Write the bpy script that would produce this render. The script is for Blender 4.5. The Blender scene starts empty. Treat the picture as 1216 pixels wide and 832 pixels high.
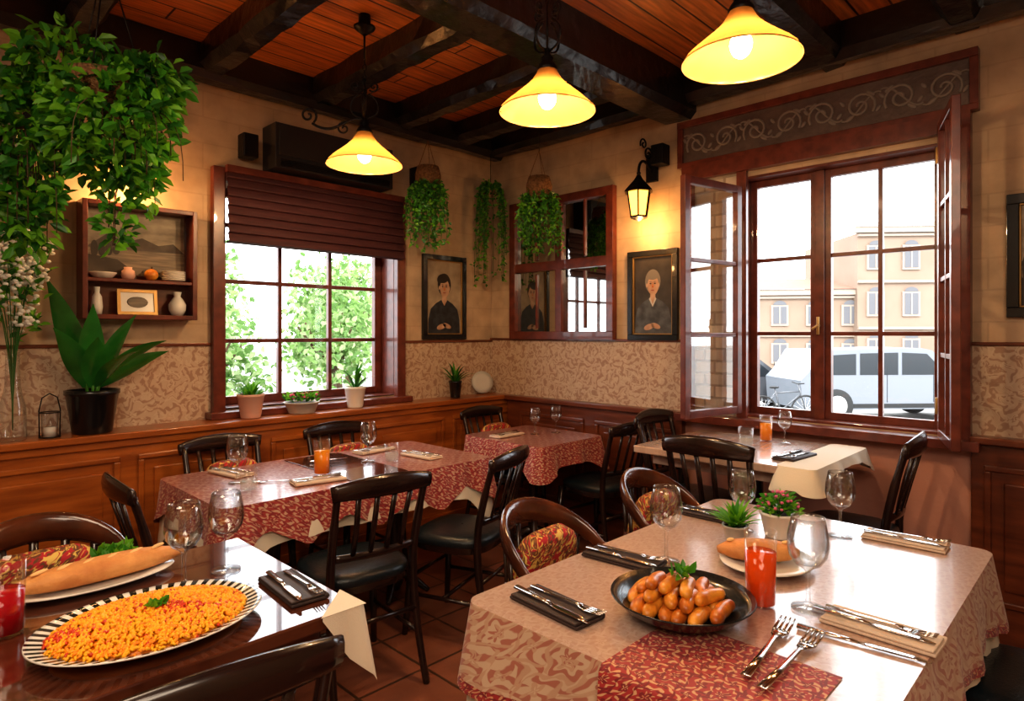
import bpy, math, random
from mathutils import Vector, Matrix, Euler
random.seed(7)
R=random.random
U=random.uniform
sc=bpy.context.scene
pi=math.pi
# ------------------------------------------------------------------ materials
def newmat(name):
    m=bpy.data.materials.new(name); m.use_nodes=True
    nt=m.node_tree
    return m,nt,nt.nodes['Principled BSDF']
def N(nt,t,**k):
    n=nt.nodes.new(t)
    for a,b in k.items():
        if a.startswith('i_'): n.inputs[a[2:].replace('_',' ')].default_value=b
        else: setattr(n,a,b)
    return n
def c4(c): return (c[0],c[1],c[2],1)
def pm(name,col,rough=.5,metal=0,var=None,scl=(1,1,1),vs=6,bump=0,bs=30,coat=0,emit=None,es=0,lo=.35,hi=.65,trl=0,sheen=0,trm=1.6,trc=None):
    m,nt,b=newmat(name)
    b.inputs['Base Color'].default_value=c4(col)
    b.inputs['Roughness'].default_value=rough
    b.inputs['Metallic'].default_value=metal
    b.inputs['Coat Weight'].default_value=coat
    if sheen: b.inputs['Sheen Weight'].default_value=sheen
    if emit:
        b.inputs['Emission Color'].default_value=c4(emit); b.inputs['Emission Strength'].default_value=es
    if var or bump:
        tc=N(nt,'ShaderNodeTexCoord'); mp=N(nt,'ShaderNodeMapping'); mp.inputs['Scale'].default_value=scl
        nt.links.new(tc.outputs['Object'],mp.inputs['Vector'])
    if var:
        no=N(nt,'ShaderNodeTexNoise'); no.inputs['Scale'].default_value=vs; no.inputs['Detail'].default_value=6
        nt.links.new(mp.outputs[0],no.inputs['Vector'])
        r=N(nt,'ShaderNodeValToRGB'); r.color_ramp.elements[0].position=lo; r.color_ramp.elements[1].position=hi
        r.color_ramp.elements[0].color=c4(var); r.color_ramp.elements[1].color=c4(col)
        nt.links.new(no.outputs['Fac'],r.inputs[0]); nt.links.new(r.outputs[0],b.inputs['Base Color'])
    if bump:
        n2=N(nt,'ShaderNodeTexNoise'); n2.inputs['Scale'].default_value=bs; n2.inputs['Detail'].default_value=5
        nt.links.new(mp.outputs[0],n2.inputs['Vector'])
        bp=N(nt,'ShaderNodeBump'); bp.inputs['Strength'].default_value=bump; bp.inputs['Distance'].default_value=.02
        nt.links.new(n2.outputs['Fac'],bp.inputs['Height']); nt.links.new(bp.outputs[0],b.inputs['Normal'])
    if trl:
        tr=N(nt,'ShaderNodeBsdfTranslucent'); tr.inputs[0].default_value=c4(trc or [min(1,x*trm) for x in col])
        mx=N(nt,'ShaderNodeMixShader'); mx.inputs[0].default_value=trl
        nt.links.new(b.outputs[0],mx.inputs[1]); nt.links.new(tr.outputs[0],mx.inputs[2])
        nt.links.new(mx.outputs[0],nt.nodes['Material Output'].inputs[0])
    return m
def uvvec(nt,mode):
    tc=N(nt,'ShaderNodeTexCoord'); s=N(nt,'ShaderNodeSeparateXYZ'); nt.links.new(tc.outputs['Object'],s.inputs[0])
    cb=N(nt,'ShaderNodeCombineXYZ')
    def add(a,b):
        n=N(nt,'ShaderNodeMath',operation='ADD'); nt.links.new(s.outputs[a],n.inputs[0]); nt.links.new(s.outputs[b],n.inputs[1]); return n.outputs[0]
    if mode=='wall':
        nt.links.new(add(0,1),cb.inputs[0]); nt.links.new(s.outputs[2],cb.inputs[1])
    else:
        nt.links.new(add(0,2),cb.inputs[0]); nt.links.new(add(1,2),cb.inputs[1])
    return cb.outputs[0]
def patmat(name,base,c1,c2,scale,mode='cloth',rough=.7,warp=.25,freq=30,rnd=.05,sheen=0,coat=0,thr=.2,petal=6):
    m,nt,b=newmat(name); L=nt.links.new
    v=uvvec(nt,mode)
    no=N(nt,'ShaderNodeTexNoise'); no.inputs['Scale'].default_value=scale*2.5; no.inputs['Detail'].default_value=2
    L(v,no.inputs['Vector'])
    sb=N(nt,'ShaderNodeVectorMath',operation='SUBTRACT'); sb.inputs[1].default_value=(.5,.5,.5); L(no.outputs['Color'],sb.inputs[0])
    sc_=N(nt,'ShaderNodeVectorMath',operation='SCALE'); sc_.inputs['Scale'].default_value=warp/scale; L(sb.outputs[0],sc_.inputs[0])
    ad=N(nt,'ShaderNodeVectorMath',operation='ADD'); L(v,ad.inputs[0]); L(sc_.outputs[0],ad.inputs[1])
    def med(sca,fr,th,pt,amp):
        vo=N(nt,'ShaderNodeTexVoronoi'); vo.voronoi_dimensions='2D'; vo.inputs['Scale'].default_value=sca; vo.inputs['Randomness'].default_value=rnd
        L(ad.outputs[0],vo.inputs['Vector'])
        d=N(nt,'ShaderNodeVectorMath',operation='SUBTRACT'); L(ad.outputs[0],d.inputs[0]); L(vo.outputs['Position'],d.inputs[1])
        s=N(nt,'ShaderNodeSeparateXYZ'); L(d.outputs[0],s.inputs[0])
        at=N(nt,'ShaderNodeMath',operation='ARCTAN2'); L(s.outputs[1],at.inputs[0]); L(s.outputs[0],at.inputs[1])
        pm_=N(nt,'ShaderNodeMath',operation='MULTIPLY'); pm_.inputs[1].default_value=pt; L(at.outputs[0],pm_.inputs[0])
        ps=N(nt,'ShaderNodeMath',operation='SINE'); L(pm_.outputs[0],ps.inputs[0])
        pa=N(nt,'ShaderNodeMath',operation='MULTIPLY'); pa.inputs[1].default_value=amp; L(ps.outputs[0],pa.inputs[0])
        mu=N(nt,'ShaderNodeMath',operation='MULTIPLY_ADD'); mu.inputs[1].default_value=fr; L(vo.outputs['Distance'],mu.inputs[0]); L(pa.outputs[0],mu.inputs[2])
        si=N(nt,'ShaderNodeMath',operation='SINE'); L(mu.outputs[0],si.inputs[0])
        r=N(nt,'ShaderNodeMapRange'); r.inputs['From Min'].default_value=th-.2; r.inputs['From Max'].default_value=th+.2
        L(si.outputs[0],r.inputs['Value']); return r.outputs[0]
    f1=med(scale,freq,thr,petal,1.5); f2=med(scale*2.0,freq*.45,.55,4,1.2)
    m1=N(nt,'ShaderNodeMixRGB'); m1.inputs[1].default_value=c4(base); m1.inputs[2].default_value=c4(c1); L(f1,m1.inputs[0])
    m2=N(nt,'ShaderNodeMixRGB'); m2.inputs[2].default_value=c4(c2); L(m1.outputs[0],m2.inputs[1]); L(f2,m2.inputs[0])
    L(m2.outputs[0],b.inputs['Base Color']); b.inputs['Roughness'].default_value=rough
    b.inputs['Sheen Weight'].default_value=sheen; b.inputs['Coat Weight'].default_value=coat; b.inputs['Coat Roughness'].default_value=.12
    return m
def brickmat(name,c1,c2,mort,w,h,ms,rough=.6,mode='wall',bump=.3,offs=.5,coat=0,planks=False):
    m,nt,b=newmat(name)
    if mode=='floor':
        tc=N(nt,'ShaderNodeTexCoord'); v=tc.outputs['Object']
    else: v=uvvec(nt,mode)
    br=N(nt,'ShaderNodeTexBrick'); br.offset=offs
    br.inputs['Color1'].default_value=c4(c1); br.inputs['Color2'].default_value=c4(c2); br.inputs['Mortar'].default_value=c4(mort)
    br.inputs['Scale'].default_value=1; br.inputs['Brick Width'].default_value=w; br.inputs['Row Height'].default_value=h; br.inputs['Mortar Size'].default_value=ms; br.inputs['Mortar Smooth'].default_value=.3
    nt.links.new(v,br.inputs['Vector'])
    mp=N(nt,'ShaderNodeMapping'); mp.inputs['Scale'].default_value=(1.2,14,1) if planks else (1,1,1)
    nt.links.new(v,mp.inputs['Vector'])
    no=N(nt,'ShaderNodeTexNoise'); no.inputs['Scale'].default_value=3 if planks else 6; no.inputs['Detail'].default_value=8
    nt.links.new(mp.outputs[0],no.inputs['Vector'])
    r=N(nt,'ShaderNodeValToRGB'); r.color_ramp.elements[0].position=.3; r.color_ramp.elements[1].position=.7
    lo=.5 if planks else .76
    r.color_ramp.elements[0].color=(lo,lo,lo,1); r.color_ramp.elements[1].color=(1.1,1.1,1.1,1)
    nt.links.new(no.outputs['Fac'],r.inputs[0])
    mx=N(nt,'ShaderNodeMixRGB',blend_type='MULTIPLY'); mx.inputs[0].default_value=1
    nt.links.new(br.outputs['Color'],mx.inputs[1]); nt.links.new(r.outputs[0],mx.inputs[2])
    nt.links.new(mx.outputs[0],b.inputs['Base Color']); b.inputs['Roughness'].default_value=rough; b.inputs['Coat Weight'].default_value=coat
    ad=N(nt,'ShaderNodeMath',operation='MULTIPLY_ADD'); ad.inputs[1].default_value=-1.0
    nt.links.new(br.outputs['Fac'],ad.inputs[0]); nt.links.new(no.outputs['Fac'],ad.inputs[2])
    bp=N(nt,'ShaderNodeBump'); bp.inputs['Strength'].default_value=bump; bp.inputs['Distance'].default_value=.01
    nt.links.new(ad.outputs[0],bp.inputs['Height']); nt.links.new(bp.outputs[0],b.inputs['Normal'])
    return m
def glassmat(name,tint=(.97,.98,.98),k=.55,base=.06,edge=None):
    m,nt,b=newmat(name); nt.nodes.remove(b)
    t=N(nt,'ShaderNodeBsdfTransparent'); t.inputs[0].default_value=c4(tint)
    g=N(nt,'ShaderNodeBsdfGlossy'); g.inputs['Roughness'].default_value=.02; g.inputs['Color'].default_value=(1,1,1,1)
    lw=N(nt,'ShaderNodeLayerWeight'); lw.inputs['Blend'].default_value=.35
    if edge: # thicker glass seen edge-on absorbs a little more light
        mc=N(nt,'ShaderNodeMixRGB'); mc.inputs[1].default_value=c4(tint); mc.inputs[2].default_value=c4(edge)
        pw=N(nt,'ShaderNodeMath',operation='POWER'); pw.inputs[1].default_value=1.6
        nt.links.new(lw.outputs['Facing'],pw.inputs[0]); nt.links.new(pw.outputs[0],mc.inputs[0]); nt.links.new(mc.outputs[0],t.inputs[0])
    mu=N(nt,'ShaderNodeMath',operation='MULTIPLY_ADD'); mu.inputs[1].default_value=k; mu.inputs[2].default_value=base
    nt.links.new(lw.outputs['Facing'],mu.inputs[0])
    mx=N(nt,'ShaderNodeMixShader'); nt.links.new(mu.outputs[0],mx.inputs[0]); nt.links.new(t.outputs[0],mx.inputs[1]); nt.links.new(g.outputs[0],mx.inputs[2])
    nt.links.new(mx.outputs[0],nt.nodes['Material Output'].inputs[0]); return m
def liquid(name,col,f=.35):
    m,nt,b=newmat(name); b.inputs['Base Color'].default_value=c4(col); b.inputs['Roughness'].default_value=.05
    t=N(nt,'ShaderNodeBsdfTransparent'); t.inputs[0].default_value=c4(col)
    mx=N(nt,'ShaderNodeMixShader'); mx.inputs[0].default_value=f
    nt.links.new(b.outputs[0],mx.inputs[1]); nt.links.new(t.outputs[0],mx.inputs[2]); nt.links.new(mx.outputs[0],nt.nodes['Material Output'].inputs[0]); return m

WALL=brickmat('plaster_wall',(.51,.365,.240),(.53,.38,.25),(.475,.337,.222),.42,.15,.005,rough=.75,bump=.14)
BAND=patmat('wallpaper_band',(.50,.365,.26),(.36,.22,.15),(.54,.41,.295),5.5,'wall',rough=.6,warp=.8,freq=26,rnd=.5,petal=5)
CEIL=brickmat('ceiling_planks',(.82,.30,.068),(.66,.21,.046),(.05,.015,.005),2.6,.15,.006,rough=.35,mode='floor',bump=.3,planks=True,coat=.2)
BEAM=pm('beam_dark_wood',(.022,.018,.018),.28,var=(.010,.009,.009),scl=(1,1,1),vs=5,bump=.8,bs=9,coat=.4)
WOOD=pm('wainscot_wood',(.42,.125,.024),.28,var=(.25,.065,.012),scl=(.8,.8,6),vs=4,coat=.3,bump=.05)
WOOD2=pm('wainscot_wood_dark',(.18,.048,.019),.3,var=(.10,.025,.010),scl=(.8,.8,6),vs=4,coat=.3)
FRAME=pm('window_wood_red',(.18,.042,.024),.32,var=(.10,.022,.014),scl=(3,3,3),vs=5,coat=.3)
CHAIR=pm('chair_dark_wood',(.028,.012,.009),.25,var=(.013,.006,.005),vs=8,coat=.4)
CHAIR2=pm('armchair_wood',(.13,.038,.015),.22,var=(.05,.015,.008),vs=6,coat=.5)
LEATH=pm('seat_leather',(.012,.019,.024),.28,bump=.15,bs=120)
BLACK=pm('black_metal',(.014,.012,.012),.4,metal=.6,bump=.2,bs=60)
FLOOR=brickmat('floor_tiles',(.30,.115,.07),(.22,.082,.048),(.08,.04,.025),.33,.33,.008,rough=.3,mode='floor',bump=.3,offs=0)
TABLE=pm('table_wood',(.13,.040,.020),.12,var=(.065,.019,.010),scl=(1.2,9,3),vs=4,coat=.9)
CLOTHTOP=patmat('cloth_top',(.52,.36,.29),(.48,.31,.245),(.56,.40,.33),9,'cloth',rough=.3,coat=1.0)
CLOTHPAT=patmat('cloth_damask',(.60,.43,.30),(.42,.16,.11),(.53,.33,.22),4.8,'cloth',rough=.65,freq=34,sheen=.2,petal=6,warp=.35,rnd=.1)
CLOTHRED=patmat('cloth_red',(.36,.028,.030),(.60,.34,.18),(.20,.014,.02),10,'cloth',rough=.6,freq=30,sheen=.2,thr=.5,warp=.25,rnd=.05,petal=8)
CLOTHC=patmat('cloth_red_cream',(.36,.045,.042),(.58,.36,.24),(.25,.02,.025),7.5,'cloth',rough=.5,freq=30,sheen=.2,petal=8,coat=.15,warp=.25)
CTOPC=patmat('cloth_c_top',(.36,.13,.10),(.48,.29,.22),(.29,.075,.06),6.5,'cloth',rough=.35,freq=28,petal=8,coat=.6)
CREAM=pm('cream_linen',(.74,.65,.52),.8,bump=.1,bs=200)
NAPK=pm('napkin_linen',(.66,.52,.41),.8,bump=.15,bs=150)
NAPD=pm('napkin_dark',(.045,.028,.026),.6,bump=.1,bs=150)
PILLOW=patmat('pillow_ikat',(.42,.018,.028),(.68,.47,.12),(.14,.05,.02),12,'cloth',rough=.8,warp=.9,freq=15,rnd=.7,thr=.2)
STEEL=pm('steel',(.75,.73,.71),.14,metal=1)
GLASS=glassmat('clear_glass',(.965,.98,.985),.50,.05,(.52,.55,.57))
TGL=glassmat('tumbler_glass',(.99,.99,.99),.25,.02)
WGLASS=glassmat('window_glass',(1,1,1),.25,.02)
AMBER=liquid('amber_drink',(.95,.36,.02),.30); REDL=liquid('iced_tea',(.85,.10,.008),.2); WINE=liquid('red_wine',(.50,.010,.02),.25); WATER=liquid('water',(.92,.95,.95),.8)
MIRROR=pm('mirror',(.50,.50,.48),.03,metal=1)
BULB=pm('bulb',(1,.8,.5),.3,emit=(1,.80,.45),es=12)
SHADE=pm('shade_glass',(.32,.145,.040),.25,trl=.16,trc=(.90,.42,.10),coat=.3)
LANT=pm('lantern_glass',(.9,.5,.1),.3,emit=(1,.42,.06),es=4)
LEAF1=pm('leaf_bright',(.15,.38,.025),.45,trl=.35); LEAF2=pm('leaf_mid',(.06,.24,.018),.45,trl=.3); LEAF3=pm('leaf_dark',(.025,.12,.015),.4,trl=.2)
LEAFS=[LEAF1,LEAF2,LEAF3]
BRANCH=pm('stem_brown',(.08,.045,.02),.8)
WICKER=pm('wicker',(.30,.15,.06),.8,var=(.13,.06,.02),vs=90,bump=1,bs=90)
WHITEC=pm('white_ceramic',(.78,.74,.68),.2,coat=.4); PINKC=pm('pink_clay',(.66,.40,.32),.6); GREYC=pm('grey_ceramic',(.5,.47,.43),.5)
BLACKC=pm('black_ceramic',(.010,.011,.012),.25,coat=.3)
WHITEF=pm('white_petals',(.85,.83,.78),.7,trl=.3); PINKF=pm('pink_petals',(.62,.13,.25),.6)
SOIL=pm('soil',(.03,.018,.01),.95)
GOLD=pm('gilt',(.42,.25,.09),.4,metal=.6)
BREAD=pm('bread_crust',(.74,.36,.12),.6,var=(.55,.21,.06),vs=14,bump=.3,bs=50); CRUMB=pm('bread_crumb',(.82,.52,.23),.8)
# ------------------------------------------------------------------ mesh builder
class M:
    def __init__(s): s.v=[];s.f=[];s.mi=[];s.sm=[];s.mats=[];s.T=Matrix.Identity(4)
    def mat(s,m):
        if m not in s.mats: s.mats.append(m)
        return s.mats.index(m)
    def add(s,vs,fs,m,smooth=False):
        o=len(s.v); T=s.T
        s.v+= [tuple(T@Vector(p)) for p in vs]
        for i,f in enumerate(fs):
            s.f.append([o+k for k in f]); mm=m[i] if isinstance(m,list) else m
            s.mi.append(s.mat(mm)); s.sm.append(smooth)
        return s
    def box(s,c,d,m,rot=(0,0,0)):
        r=Euler(rot).to_matrix(); vs=[]
        for x in(-.5,.5):
            for y in(-.5,.5):
                for z in(-.5,.5): vs.append(Vector(c)+r@Vector((x*d[0],y*d[1],z*d[2])))
        s.add(vs,[(0,1,3,2),(4,6,7,5),(0,4,5,1),(2,3,7,6),(0,2,6,4),(1,5,7,3)],m); return s
    def bx(s,x0,x1,y0,y1,z0,z1,m): return s.box(((x0+x1)/2,(y0+y1)/2,(z0+z1)/2),(abs(x1-x0),abs(y1-y0),abs(z1-z0)),m)
    def tube(s,pts,r,m,seg=8,ab=(1,1),closed=False,up=(0,0,1)):
        P=[Vector(p) for p in pts]; n=len(P); up=Vector(up); vs=[]; prev=None
        for i in range(n):
            if closed: t=P[(i+1)%n]-P[i-1]
            else: t=P[min(i+1,n-1)]-P[max(i-1,0)]
            t.normalize(); sd=t.cross(up)
            if sd.length<.05: sd=prev.copy() if prev else t.cross(Vector((0,1,0)))
            sd=sd-t*sd.dot(t); sd.normalize()
            if prev and sd.dot(prev)<0 and not closed: sd=-sd
            prev=sd; nn=sd.cross(t); rr=r[i] if isinstance(r,(list,tuple)) else r
            for k in range(seg):
                a=2*pi*k/seg; vs.append(P[i]+sd*(math.cos(a)*rr*ab[0])+nn*(math.sin(a)*rr*ab[1]))
        fs=[]
        for i in range(n if closed else n-1):
            j=(i+1)%n
            for k in range(seg): fs.append((i*seg+k,i*seg+(k+1)%seg,j*seg+(k+1)%seg,j*seg+k))
        if not closed: fs.append(tuple(range(seg))[::-1]); fs.append(tuple((n-1)*seg+k for k in range(seg)))
        s.add(vs,fs,m,True); return s
    def lathe(s,prof,c,m,seg=28,sx=1,sy=1,mf=None,flute=0,smooth=True):
        vs=[];fs=[];ms=[]
        n=len(prof)
        for i,(r,z) in enumerate(prof):
            for k in range(seg):
                a=2*pi*k/seg; q=r*(1+(flute*math.cos(a*seg/4) if flute and i<3 else 0))
                vs.append((c[0]+q*math.cos(a)*sx,c[1]+q*math.sin(a)*sy,c[2]+z))
        for i in range(n-1):
            for k in range(seg):
                fs.append((i*seg+k,i*seg+(k+1)%seg,(i+1)*seg+(k+1)%seg,(i+1)*seg+k)); ms.append(mf(i,k) if mf else m)
        s.add(vs,fs,ms,smooth); return s
    def ell(s,c,r,m,seg=12,rg=8,rot=(0,0,0),pw=1):
        R_=Euler(rot).to_matrix(); vs=[];fs=[]
        if not isinstance(r,(tuple,list)): r=(r,r,r)
        def sp(x): return math.copysign(abs(x)**pw,x)
        for i in range(rg+1):
            ph=-pi/2+pi*i/rg
            for k in range(seg):
                a=2*pi*k/seg
                if abs(math.cos(ph))>1e-6: q=Vector((r[0]*sp(math.cos(a))*math.cos(ph)**pw, r[1]*sp(math.sin(a))*math.cos(ph)**pw, r[2]*math.sin(ph)))
                else: q=Vector((0,0,r[2]*math.sin(ph)))
                vs.append(Vector(c)+R_@q)
        for i in range(rg):
            for k in range(seg): fs.append((i*seg+k,i*seg+(k+1)%seg,(i+1)*seg+(k+1)%seg,(i+1)*seg+k))
        s.add(vs,fs,m,True); return s
    def poly(s,pts,m): s.add(pts,[tuple(range(len(pts)))],m); return s
    def leaf(s,c,d,L,W,m,up=None):
        d=Vector(d).normalized(); u=Vector(up) if up else Vector((U(-1,1),U(-1,1),U(.2,1))); sd=d.cross(u)
        if sd.length<.01: sd=Vector((1,0,0))
        sd.normalize(); nn=sd.cross(d); c=Vector(c); f=nn*(W*.25)
        vs=[c,c+d*L*.3+sd*W*.5+f,c+d*L*.7+sd*W*.38+f,c+d*L,c+d*L*.7-sd*W*.38+f,c+d*L*.3-sd*W*.5+f]
        s.add(vs,[(0,1,2,3),(0,3,4,5)],m,False); return s
    def blade(s,b,az,L,W,lift,m,bend=.5,n=9,tw=0):
        b=Vector(b); h=Vector((math.cos(az),math.sin(az),0)); sd=Vector((-math.sin(az),math.cos(az),0)); vs=[]
        for i in range(n+1):
            t=i/n; el=lift-bend*t*t
            if i==0: p=b.copy()
            else: p=p+(h*math.cos(el)+Vector((0,0,1))*math.sin(el))*(L/n)
            w=W*.5*max(.03,math.sin(pi*min(1,(t*.95+.05)**.85)))
            up=Vector((0,0,1))*math.cos(el)-h*math.sin(el)
            s2=sd*math.cos(tw)+up*math.sin(tw); u2=up*math.cos(tw)-sd*math.sin(tw)
            vs+=[p+s2*w+u2*w*.3,p,p-s2*w+u2*w*.3]
        fs=[]
        for i in range(n): fs+=[(i*3,i*3+1,i*3+4,i*3+3),(i*3+1,i*3+2,i*3+5,i*3+4)]
        s.add(vs,fs,m,True); return s
    def build(s,name,loc=(0,0,0),rz=0,scale=(1,1,1),bevel=0,rot=None,parent=None,seg=2):
        me=bpy.data.meshes.new(name); me.from_pydata(s.v,[],s.f)
        for m in s.mats: me.materials.append(m)
        me.polygons.foreach_set('material_index',s.mi); me.polygons.foreach_set('use_smooth',s.sm); me.update()
        o=bpy.data.objects.new(name,me); sc.collection.objects.link(o); o.location=loc
        o.rotation_euler=rot if rot else (0,0,rz); o.scale=scale
        if parent: o.parent=parent
        if bevel:
            b=o.modifiers.new('bevel','BEVEL'); b.width=bevel; b.segments=seg; b.limit_method='ANGLE'; b.angle_limit=.7
        return o
def inst(o,loc,rz=0,scale=(1,1,1),name=None,rot=None):
    n=o.copy(); n.name=name or o.name.split('.')[0]; sc.collection.objects.link(n); n.location=loc; n.rotation_euler=rot if rot else (0,0,rz); n.scale=scale; return n
def spiral(c,r0,turns,ax,ay,a0=0,n=24,r1=.15):
    c=Vector(c);ax=Vector(ax);ay=Vector(ay);o=[]
    for i in range(n+1):
        t=i/n;a=a0+turns*2*pi*t;r=r0*(1-(1-r1)*t); o.append(c+ax*(r*math.cos(a))+ay*(r*math.sin(a)))
    return o
def bez(a,b,c,d,n=12):
    a,b,c,d=map(Vector,(a,b,c,d)); return [a*(1-t)**3+b*3*t*(1-t)**2+c*3*t*t*(1-t)+d*t**3 for t in [i/n for i in range(n+1)]]
D=math.radians
# ------------------------------------------------------------------ room shell
XW,YS=-5.6,-5.4
Hc=3.06
M().bx(XW,0.3,YS,0.3,-.9,0,FLOOR).build('floor')
m=M(); m.bx(XW,.3,YS,.3,Hc,Hc+.12,CEIL); m.build('ceiling')
def wallhole(name,axis,a0,a1,h0,h1,z0,z1):
    m=M(); th=.26
    def bb(p,q,u,v):
        if axis=='x': m.bx(p,q,0,th,u,v,WALL)
        else: m.bx(0,th,p,q,u,v,WALL)
    bb(a0,h0,0,Hc);bb(h1,a1,0,Hc);bb(h0,h1,0,z0);bb(h0,h1,z1,Hc); return m.build(name)
wallhole('wall_left','x',XW,.26,-2.20,-.97,1.0,2.34)
wallhole('wall_right','y',YS,0,-3.18,-2.17,.95,2.38)
M().bx(XW-.2,XW,YS,.3,0,Hc,WALL).build('wall_rear')
M().bx(XW,.3,YS-.2,YS,0,Hc,WALL).build('wall_side')
def beam(x0,x1,y0,y1,z0,z1):
    m=M(); n=14
    lx=abs(x1-x0)>abs(y1-y0); L=(x1-x0) if lx else (y1-y0); w=(y1-y0) if lx else (x1-x0); cy=(y0+y1)/2 if lx else (x0+x1)/2
    vs=[];fs=[]
    for i in range(n+1):
        t=i/n; j=[U(-.008,.008) for _ in range(6)]
        prof=[(-w/2+j[0],z1),(-w/2+j[1],z0+.04),(-w/2+.035,z0+j[2]),(w/2-.035,z0+j[3]),(w/2+j[4],z0+.04),(w/2+j[5],z1)]
        for (a,z) in prof: vs.append(((x0+L*t,cy+a,z) if lx else (cy+a,y0+L*t,z)))
    for i in range(n):
        for k in range(5): fs.append((i*6+k,i*6+k+1,(i+1)*6+k+1,(i+1)*6+k))
    fs.append((0,1,2,3,4,5)); fs.append(tuple(n*6+k for k in range(6)))
    m.add(vs,fs,BEAM,False); return m.build('ceiling_beam')
beam(XW,0,-1.87,-1.62,2.81,Hc)
for x in(-4.2,-3.55,-2.95,-2.3,-1.62,-1.0,-.45): beam(x-.08,x+.08,-1.64,-.1,2.91,Hc)
beam(XW,0,-2.77,-2.61,2.88,Hc); beam(XW,0,-3.36,-3.2,2.89,Hc); beam(XW,0,-4.3,-4.1,2.86,Hc)
beam(XW,0,-.15,0,2.88,Hc); beam(-.15,0,YS,-.14,2.88,Hc)
M().bx(XW,-2.27,-.006,0,.95,1.375,BAND).bx(-.915,0,-.006,0,.95,1.375,BAND).build('trim_1')
M().bx(-.006,0,-1.8,-.006,.95,1.39,BAND).bx(-.006,0,YS,-3.3,.95,1.39,BAND).build('trim_2')
M().bx(XW,-2.27,-.018,0,1.375,1.392,WOOD2).bx(-.915,0,-.018,0,1.375,1.392,WOOD2).build('trim_3',bevel=.003)
M().bx(-.018,0,-1.8,0,1.39,1.407,WOOD2).bx(-.018,0,YS,-3.3,1.39,1.407,WOOD2).build('trim_4',bevel=.003)
def panel(m,axis,a0,a1,face,z0,z1,mt):
    def bb(p,q,d0,d1,u,v):
        if axis=='x': m.bx(p,q,face-d1,face-d0,u,v,mt)
        else: m.bx(face-d1,face-d0,p,q,u,v,mt)
    w=.028
    bb(a0,a1,0,.014,z0,z0+w);bb(a0,a1,0,.014,z1-w,z1);bb(a0,a0+w,0,.014,z0+w,z1-w);bb(a1-w,a1,0,.014,z0+w,z1-w)
    bb(a0+.075,a1-.075,0,.012,z0+.075,z1-.075)
m=M(); m.bx(XW,0,-.2,0,0,.915,WOOD); m.bx(XW,0,-.235,0,.915,.95,WOOD); m.bx(XW,0,-.215,-.2,.875,.915,WOOD); m.bx(XW,0,-.215,-.2,0,.12,WOOD)
x=-5.5
while x<-.3:
    panel(m,'x',x,x+.62,-.2,.2,.83,WOOD); x+=.70
m.build('wainscot_left',bevel=.006)
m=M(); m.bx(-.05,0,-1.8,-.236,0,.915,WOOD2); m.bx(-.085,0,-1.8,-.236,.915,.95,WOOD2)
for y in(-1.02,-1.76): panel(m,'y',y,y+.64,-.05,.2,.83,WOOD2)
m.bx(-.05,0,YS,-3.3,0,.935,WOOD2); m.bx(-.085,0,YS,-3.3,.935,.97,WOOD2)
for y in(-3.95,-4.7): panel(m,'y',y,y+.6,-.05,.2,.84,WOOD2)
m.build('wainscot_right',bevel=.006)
PINKW=pm('pink_plaster',(.56,.28,.21),.7,var=(.48,.23,.17),vs=3,bump=.1)
M().bx(-.006,0,-3.3,-1.8,0.12,.93,PINKW).build('trim_5'); M().bx(-.02,0,-3.3,-1.8,0,.12,WOOD2).build('baseboard_right',bevel=.003)
# ------------------------------------------------------------------ left window
m=M()
fx0,fx1=-2.27,-.915
m.bx(fx0,-2.2,-.05,.0,.985,2.42,FRAME).bx(-.985,fx1,-.05,0,.985,2.42,FRAME).bx(-2.2,-.985,-.05,0,2.34,2.42,FRAME).bx(fx0-.03,fx1+.03,-.1,0,.951,.99,FRAME)
m.bx(-2.2,-2.185,0,.2,.99,2.34,FRAME).bx(-.985,-.97,0,.2,.99,2.34,FRAME).bx(-2.185,-.985,0,.2,.99,1.005,FRAME)
gx0,gx1,g=-2.185,-.985,.16
m.bx(gx0,gx0+.055,g,g+.045,1.005,2.34,FRAME).bx(gx1-.055,gx1,g,g+.045,1.005,2.34,FRAME).bx(gx0+.055,gx1-.055,g,g+.045,1.005,1.055,FRAME).bx(gx0+.055,gx1-.055,g,g+.045,2.29,2.34,FRAME)
for i in(1,2):
    xx=gx0+.055+(gx1-gx0-.11)*i/3; m.bx(xx-.013,xx+.013,g+.005,g+.04,1.055,2.29,FRAME)
for z in(1.40,1.77,2.12): m.bx(gx0+.055,gx1-.055,g+.007,g+.038,z-.013,z+.013,FRAME)
m.poly([(gx0+.05,g+.022,1.05),(gx1-.05,g+.022,1.05),(gx1-.05,g+.022,2.3),(gx0+.05,g+.022,2.3)],WGLASS)
m.build('window_1',bevel=.004)
BL=pm('blind_fabric',(.085,.024,.026),.6,var=(.055,.015,.017),scl=(1,1,20),vs=6,bump=.2,bs=80)
m=M(); vs=[];n=96; x0,x1=-2.2,-.955
prof=[]
for i in range(n+1):
    t=i/n; z=2.41-.43*t; k=(t*8)%1; prof.append((-.058-.022*(k**.7)*(1 if k<.9 else (1-k)*10)-.02*t,z))
prof+= [(-.06,1.975),(-.055,1.99)]
for y,z in prof: vs+=[(x0,y,z),(x1,y,z)]
m.add(vs,[(i*2,i*2+1,i*2+3,i*2+2) for i in range(len(prof)-1)],BL,False)
m.bx(x0-.005,x1+.005,-.09,-.052,2.39,2.43,FRAME); m.build('roman_blind')
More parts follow.
